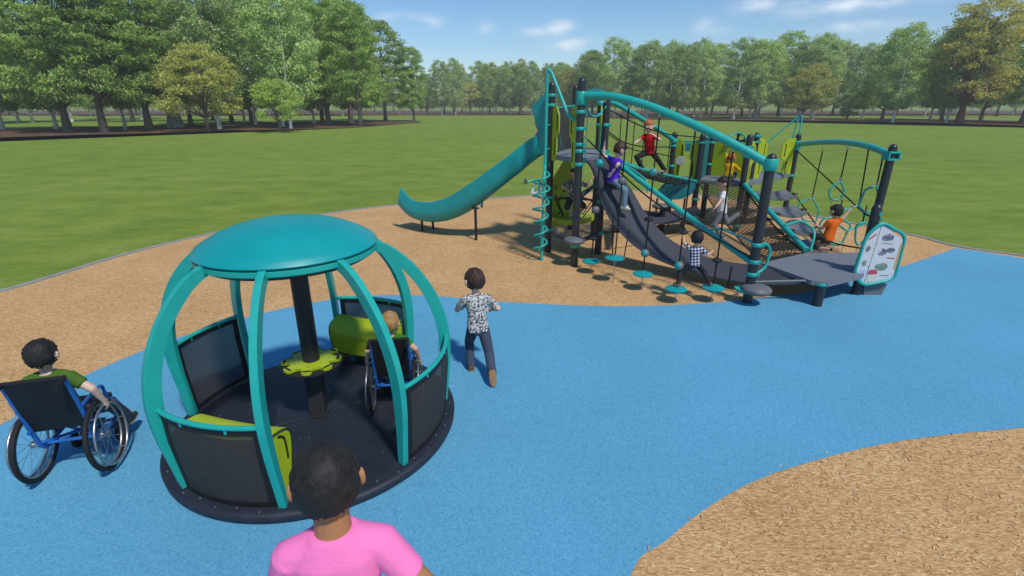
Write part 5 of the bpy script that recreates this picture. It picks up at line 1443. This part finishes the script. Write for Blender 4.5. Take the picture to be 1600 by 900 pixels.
    for s in (-1, 1):
        c = hc + hr * s * hh * .30 + lk * hh * .775 + up * hh * .02
        q = MB(); q.ball(c, (hh * .11, hh * .045, hh * .085), 14, 10, (hr, lk, up)); ey = q.build('eye', EYEW, body, 60)
        q = MB(); q.ball(c + lk * hh * .03, (hh * .06, hh * .022, hh * .065), 12, 8, (hr, lk, up)); q.build('iris', EYED, body, 60).parent = ey
        q = MB(); q.tube([c + up * hh * .20 - hr * hh * .13, c + up * hh * .24 + lk * hh * .04, c + up * hh * .20 + hr * hh * .13], hh * .03, 6); q.build('eyebrow', hair, body, 60)
    q = MB(); q.ball(hc - up * hh * .46 + lk * hh * .75, (hh * .22, hh * .05, hh * .05), 14, 8, (hr, lk, up)); q.build('mouth', LIP, body, 60)
    return body
SOLE = mat('tan shoe sole', (.30, .17, .08), .7)
SOLEW = None
def pattern_mat(name, kind):
    m = bpy.data.materials.new(name); m.use_nodes = True; nt = m.node_tree; b = nt.nodes['Principled BSDF']; b.inputs['Roughness'].default_value = .85; b.inputs['Specular IOR Level'].default_value = .2
    tc = nt.nodes.new('ShaderNodeTexCoord'); cr = nt.nodes.new('ShaderNodeValToRGB')
    if kind == 'mottle':
        n = nt.nodes.new('ShaderNodeTexNoise'); n.inputs['Scale'].default_value = 55; n.inputs['Detail'].default_value = 3; nt.links.new(tc.outputs['Object'], n.inputs[0]); src = n.outputs[0]
        e = cr.color_ramp.elements; e[0].position = .42; e[0].color = (.06, .06, .065, 1); e[1].position = .55; e[1].color = (.58, .58, .57, 1); x = e.new(.49); x.color = (.25, .25, .25, 1)
    elif kind == 'print':
        n = nt.nodes.new('ShaderNodeTexVoronoi'); n.inputs['Scale'].default_value = 24; nt.links.new(tc.outputs['Object'], n.inputs['Vector']); src = n.outputs['Distance']
        e = cr.color_ramp.elements; e[0].position = .35; e[0].color = (.6, .6, .6, 1); e[1].position = .42; e[1].color = (.12, .12, .13, 1)
    else:               # gingham
        mp = nt.nodes.new('ShaderNodeMapping'); mp.inputs['Rotation'].default_value = (R(4), R(6), R(18)); nt.links.new(tc.outputs['Object'], mp.inputs[0])
        s = nt.nodes.new('ShaderNodeSeparateXYZ'); nt.links.new(mp.outputs[0], s.inputs[0])
        def band(o):
            a = nt.nodes.new('ShaderNodeMath'); a.operation = 'MULTIPLY'; a.inputs[1].default_value = 24; nt.links.new(o, a.inputs[0])
            c = nt.nodes.new('ShaderNodeMath'); c.operation = 'FRACT'; nt.links.new(a.outputs[0], c.inputs[0])
            g = nt.nodes.new('ShaderNodeMath'); g.operation = 'GREATER_THAN'; g.inputs[1].default_value = .5; nt.links.new(c.outputs[0], g.inputs[0]); return g.outputs[0]
        ad = nt.nodes.new('ShaderNodeMath'); ad.operation = 'ADD'; nt.links.new(band(s.outputs[0]), ad.inputs[0]); nt.links.new(band(s.outputs[2]), ad.inputs[1])
        ml = nt.nodes.new('ShaderNodeMath'); ml.operation = 'MULTIPLY'; ml.inputs[1].default_value = .5; nt.links.new(ad.outputs[0], ml.inputs[0]); src = ml.outputs[0]
        cr.color_ramp.interpolation = 'CONSTANT'; e = cr.color_ramp.elements; e[0].position = 0; e[0].color = (.68, .68, .7, 1); e[1].position = .75; e[1].color = (.012, .012, .03, 1); x = e.new(.3); x.color = (.17, .17, .24, 1)
    nt.links.new(src, cr.inputs[0]); nt.links.new(cr.outputs[0], b.inputs['Base Color']); return m
DENIM = cloth('slate jeans', (.05, .065, .10)); DENIML = cloth('light blue jeans', (.13, .21, .27)); BLKT = cloth('black trousers', (.022, .022, .024)); GREYT = cloth('grey trousers', (.16, .16, .17)); BRNS = cloth('brown shorts', (.085, .055, .042))
PINK = cloth('pink cotton', (.90, .215, .50), .03); GREENS = cloth('olive green cotton', (.065, .14, .018)); GREEN2 = cloth('green cotton', (.03, .17, .01)); PURP = cloth('violet cotton', (.09, .015, .50)); RED = cloth('red cotton', (.52, .008, .015)); WHT = cloth('white cotton', (.62, .62, .64)); ORG = cloth('orange cotton', (.68, .12, .008)); YEL = cloth('yellow cotton', (.62, .34, .01)); ORB = cloth('orange brown cotton', (.38, .12, .02))
SHB = mat('dark shoe', (.03, .028, .027), .6); SHW = mat('white shoe', (.5, .5, .5), .5); SHBR = mat('brown shoe', (.12, .07, .04), .6)

# adult in pink nearest the camera, back turned
hp = V((-.56, 1.22, 0))
figure('person in pink t-shirt with short black hair, seen from behind, nearest the camera', 1.70, (hp.x, hp.y - .02, .84), (-.22, .97), look=(-.35, .93, -.1), tilt=(-.02, .05, 1), spine=(.0, .02, 1),
       arms=dict(L=((hp.x - .30, hp.y + .05, .80), (-.5, -.6, 0), (1, 0, 0), .5), R=((hp.x + .39, hp.y + .04, .88), (.5, -.6, 0), (-1, 0, 0), .5)),
       legs=dict(L=((hp.x - .10, hp.y - .02, .07), (0, 1, 0)), R=((hp.x + .09, hp.y + .0, .07), (0, 1, 0))),
       skin=SKINB, hair=HAIRB, shirt=PINK, bottom=DENIM, shoe=SHW, head=.74, bulk=.80, voxel=.005, hairlen=.02)
# running child in the mottled shirt
ft = at(736, 577)
figure('running child in black and white mottled shirt and slate jeans, on the blue surface', 1.10, (ft.x + .085, ft.y - .02, .50), (-.25, .97), spine=(-.05, .20, 1), look=(-.5, .86, 0),
       arms=dict(L=((ft.x - .15, ft.y + .20, .60), (-.7, -.4, -.8), (1, 0, 0), 1.4), R=((ft.x + .22, ft.y + .20, .60), (1, -.4, -.5), (-1, 0, 0), .8)),
       legs=dict(L=((ft.x, ft.y, .05), (-.3, 1, 0)), R=((ft.x + .235, ft.y - .30, .12), (.1, 1, -.6), (.1, -.2, -.97))),
       skin=SKINP, hair=HAIRD, shirt=pattern_mat('mottled black and white cotton', 'mottle'), bottom=DENIM, shoe=SHBR, head=1.12, sleeve=.75, hairlen=.05)
# two seated in wheelchairs
def seated(L, f, label, h, skin, hair, shirt, pants, shoe, look, hl):
    figure(label, h, L(0, .05, .50), f, spine=V((0, 0, 1)) - V((f[0], f[1], 0)).normalized() * .15, look=look,
           arms=dict(L=(L(-.255, .02, .535), L(-1, -.6, 0) - L(0, 0, 0), L(1, 0, 0) - L(0, 0, 0), .9), R=(L(.255, .04, .535), L(1, -.6, 0) - L(0, 0, 0), L(-1, 0, 0) - L(0, 0, 0), .9)),
           legs=dict(L=(L(-.09, .42, .15), L(-.5, .6, 1) - L(0, 0, 0)), R=(L(.20, .40, .17), L(.9, .6, .8) - L(0, 0, 0))),
           skin=skin, hair=hair, shirt=shirt, bottom=pants, shoe=shoe, head=1.0, hairlen=hl)
seated(WL1, (-.29, .957), 'child in olive green t-shirt and black hair sitting in the wheelchair at far left', 1.12, SKINP, HAIRB, GREENS, DENIM, SHB, (-.30, .95, 0), .0)
seated(WL2, (-.13, .99), 'blond child in green t-shirt sitting in the wheelchair on the merry-go-round', .94, SKIN, HAIRG, GREEN2, DENIM, SHB, (.05, 1, 0), .0)
# child in checked shirt on the hanging discs
d4 = V((2.30, 6.561, .20)); d5 = V((2.826, 6.586, .21)); pv = V((2.545, 6.66, .545))
figure('child in black and white checked shirt and black hair, spread across two hanging discs', .80, pv, (.12, 1), spine=(.0, .03, 1), look=(.1, 1, 0),
       arms=dict(L=((2.372, 6.745, .93), (-1, 0, -.4), (1, 0, 0), 1.5), R=((2.795, 6.66, .73), (.6, -.2, -1), (-1, 0, 0), 1.4)),
       legs=dict(L=(d4 + V((.02, .0, .075)), (-.2, 1, .2), (-.3, .9, 0)), R=(d5 + V((-.06, 0, .075)), (.2, 1, .2), (.2, .95, 0))),
       skin=SKIN, hair=HAIRB, shirt=pattern_mat('gingham cotton', 'gingham'), bottom=BLKT, shoe=SHBR, head=1.28, sleeve=.8, hairlen=.12)
# child in violet on the belt ramp
pv = far(957, 279, 8.42); ftp = far(975, 322, 8.24)
figure('child in violet t-shirt and light jeans climbing the dark belt ramp', 1.10, pv, (.75, .35), spine=(.14, .0, 1), look=(.85, .15, -.3), tilt=(.28, 0, 1),
       arms=dict(L=(far(944, 229, 8.55), (-.6, .2, -.6), (1, 0, 0), .2), R=(far(956, 270, 8.2), (-.6, -.8, -.5), (0, 1, 0), .5)),
       legs=dict(L=(far(985, 300, 8.75), (1, 0, .7), (.9, .1, -.3)), R=(ftp, (.7, -.4, .5), (.95, .0, -.18))),
       skin=SKINP, hair=HAIRD, shirt=PURP, bottom=DENIML, shoe=SHW, head=1.12, sleeve=.6, hairlen=.05)
# child in red on the rope bridge
pv = far(1015, 236, 10.1)
figure('ginger child in red t-shirt striding along the rope bridge', 1.08, pv, (-.55, -.75), spine=(-.12, -.02, 1), look=(-.6, -.75, 0), tilt=(-.12, 0, 1),
       arms=dict(R=(far(987, 226, 9.75), (-.4, .2, -.8), (0, 0, -1), .5), L=(far(1021, 211, 9.9), (.9, -.3, -.6), (0, 0, -1), .6)),
       legs=dict(R=(far(1003, 262, 10.05), (-1, -.3, .3), (-.7, -.6, -.25)), L=(far(1040, 268, 10.25), (.3, -.9, .2), (-.6, -.5, -.5))),
       skin=SKINP, hair=HAIRR, shirt=RED, bottom=BLKT, shoe=SHB, head=1.08, sleeve=.9, sweep=1)
# girl in white on the net
pv = far(1128, 328, 8.55)
figure('child in white t-shirt with black hair bun, on the climbing net', 1.05, pv, (-.92, .25), spine=(-.08, 0, 1), look=(-.95, .1, 0),
       arms=dict(R=(far(1116, 327, 8.75), (.4, .8, -.7), (-1, 0, 0), .5), L=(far(1117, 326, 8.25), (.8, -.3, -.8), (-1, 0, 0), .4)),
       legs=dict(L=(far(1126, 368, 8.5), (-1, 0, 0), (-.95, .2, -.1)), R=(far(1154, 334, 8.6), (-.3, 0, -1), (.35, 0, -.95))),
       skin=SKIN, hair=HAIRB, shirt=WHT, bottom=GREYT, shoe=SHB, head=1.1, sleeve=.6, hstyle='bun', fem=True)
# child in orange crossing the hoops
pv = far(1294, 371, 8.45)
figure('child in orange t-shirt and brown shorts with one arm raised to the black rope', 1.05, pv, (-.35, .95), spine=(.16, .06, 1), look=(-.4, .9, 0), tilt=(.1, 0, 1),
       arms=dict(R=(far(1331, 325, 8.5), (.5, 0, -1), (-1, 0, 0), 1.4), L=(far(1273, 351, 8.6), (-.2, -.2, -1), (0, 0, -1), .5)),
       legs=dict(L=(far(1281, 383, 8.65), (-.6, .8, .2), (-.8, .6, 0)), R=(far(1300, 390, 8.25), (-.3, .9, .1), (.75, .2, -.1))),
       skin=SKIN, hair=HAIRB, shirt=ORG, bottom=BRNS, shoe=SHB, short=True, head=1.12, sleeve=.6, hairlen=.1)
# child in yellow crouched on the lower deck
pv = far(1137, 276, 11.5)
figure('child in yellow top crouching on the lower tower deck behind the arch', .98, pv, (.5, .8), spine=(.12, .1, 1), look=(.5, .8, 0),
       arms=dict(L=(far(1136, 232, 11.7), (-.7, 0, -.7), (1, 0, 0), .6), R=(far(1152, 264, 11.6), (.5, -.5, -.5), (0, 0, -1), .5)),
       legs=dict(L=(far(1130, 281, 11.7), (.5, .6, 1), (.5, .8, 0)), R=(far(1143, 284, 11.5), (.6, .6, 1), (.5, .8, 0))),
       skin=SKIN, hair=HAIRR, shirt=YEL, bottom=DENIM, shoe=SHB, head=1.05, sleeve=1.5)
# child under the tall tower on the lime seat
pv = far(896, 308, 9.5)
figure('child in grey printed shirt standing on the lime seat under the tall tower', 1.06, pv, (-.3, -.95), spine=(.04, 0, 1), look=(.3, -.95, 0),
       arms=dict(R=(far(886, 296, 9.35), (-.8, 0, -.3), (0, 0, -1), .5), L=(far(925, 280, 9.5), (.3, 0, -1), (0, 0, -1), .6)),
       legs=dict(R=(far(892, 334, 9.5), (-.5, -.9, .3)), L=(far(906, 332, 9.5), (.4, -.9, .3))),
       skin=SKINP, hair=HAIRD, shirt=pattern_mat('grey printed cotton', 'print'), bottom=cloth('dark grey shorts', (.05, .05, .055)), shoe=SHW, short=True, head=1.05, sleeve=.9)
# child at the top of the slide, behind the hood
pv = V((.50, 9.95, 1.86))
figure('child in pink top sitting under the hood atop the slide', 1.0, pv, (-.95, .1), spine=(.1, 0, 1), look=(-.95, -.1, 0),
       arms=dict(L=(pv + V((-.2, -.18, .05)), (0, -1, 0), (0, 0, -1), .5), R=(pv + V((-.2, .18, .05)), (0, 1, 0), (0, 0, -1), .5)),
       legs=dict(L=(pv + V((-.38, -.07, -.22)), (-.5, 0, 1), (-.6, 0, .6)), R=(pv + V((-.38, .07, -.22)), (-.5, 0, 1), (-.6, 0, .6))),
       skin=SKINP, hair=HAIRD, shirt=PINK, bottom=BLKT, shoe=SHB)

# loose wood chips lying on the fibre and spilled over the edge of the blue rubber
def inside(x, y, poly):
    c = False; n = len(poly); j = n - 1
    for i in range(n):
        if (poly[i][1] > y) != (poly[j][1] > y) and x < (poly[j][0] - poly[i][0]) * (y - poly[i][1]) / (poly[j][1] - poly[i][1]) + poly[i][0]: c = not c
        j = i
    return c
CHIP = leaf_mat('loose wood chips', [(0, (.36, .22, .10)), (.5, (.52, .34, .18)), (1, (.70, .52, .32))], .0)
rc = random.Random(5); ch = MB(); cnt = 0
bpts = [V((x, y, 0)) for x, y in blue_poly]
def chip(x, y, z):
    a = rc.uniform(0, PI); l = rc.uniform(.008, .020); w = rc.uniform(.002, .005); t = rc.uniform(-.12, .12); u = V((math.cos(a) * math.cos(t), math.sin(a) * math.cos(t), math.sin(t))); v_ = V((-math.sin(a), math.cos(a), rc.uniform(-.3, .3))); c = V((x, y, z + abs(math.sin(t)) * l + .002)); n = u.cross(v_).normalized() * .0018
    q = [c - u * l - v_ * w * .6, c - u * l * .8 + v_ * w, c + u * l + v_ * w * .5, c + u * l * .7 - v_ * w]
    ch.add([p - n for p in q] + [p + n for p in q], [(3, 2, 1, 0), (4, 5, 6, 7), (0, 1, 5, 4), (1, 2, 6, 5), (2, 3, 7, 6), (3, 0, 4, 7)])
while cnt < 3400:
    x, y = (rc.uniform(.6, 5.5), rc.uniform(1.7, 4.2)) if cnt < 2200 else (rc.uniform(-7.5, -1), rc.uniform(3.5, 9))
    if inside(x, y, blue_poly) or not inside(x, y, edge): continue
    chip(x, y, -.004); cnt += 1
for k in range(110):
    i = rc.randrange(len(bpts) - 8); p = bpts[i].lerp(bpts[i + 1], rc.random()); r_ = abs(rc.gauss(0, .05)); a = rc.uniform(0, 2 * PI); chip(p.x + r_ * math.cos(a), p.y + r_ * math.sin(a), .001)
o = ch.build('wood_chips', CHIP, smooth=0, fix=False); o['kind'] = 'stuff'

# ------------------------------------------------------------------ the air: one closed box of thin even haze
hz = MB(); hz.box((0, 150, 16), (1700, 900, 38)); ho = hz.build('haze', bpy.data.materials.new('thin summer haze'), smooth=0)
hm = ho.data.materials[0]; hm.use_nodes = True; hm.node_tree.nodes.clear()
pv_ = hm.node_tree.nodes.new('ShaderNodeVolumePrincipled'); pv_.inputs['Density'].default_value = .0009; pv_.inputs['Color'].default_value = (1, .985, .90, 1); pv_.inputs['Anisotropy'].default_value = 0.0
ou = hm.node_tree.nodes.new('ShaderNodeOutputMaterial'); hm.node_tree.links.new(pv_.outputs[0], ou.inputs['Volume'])
ho['kind'] = 'stuff'
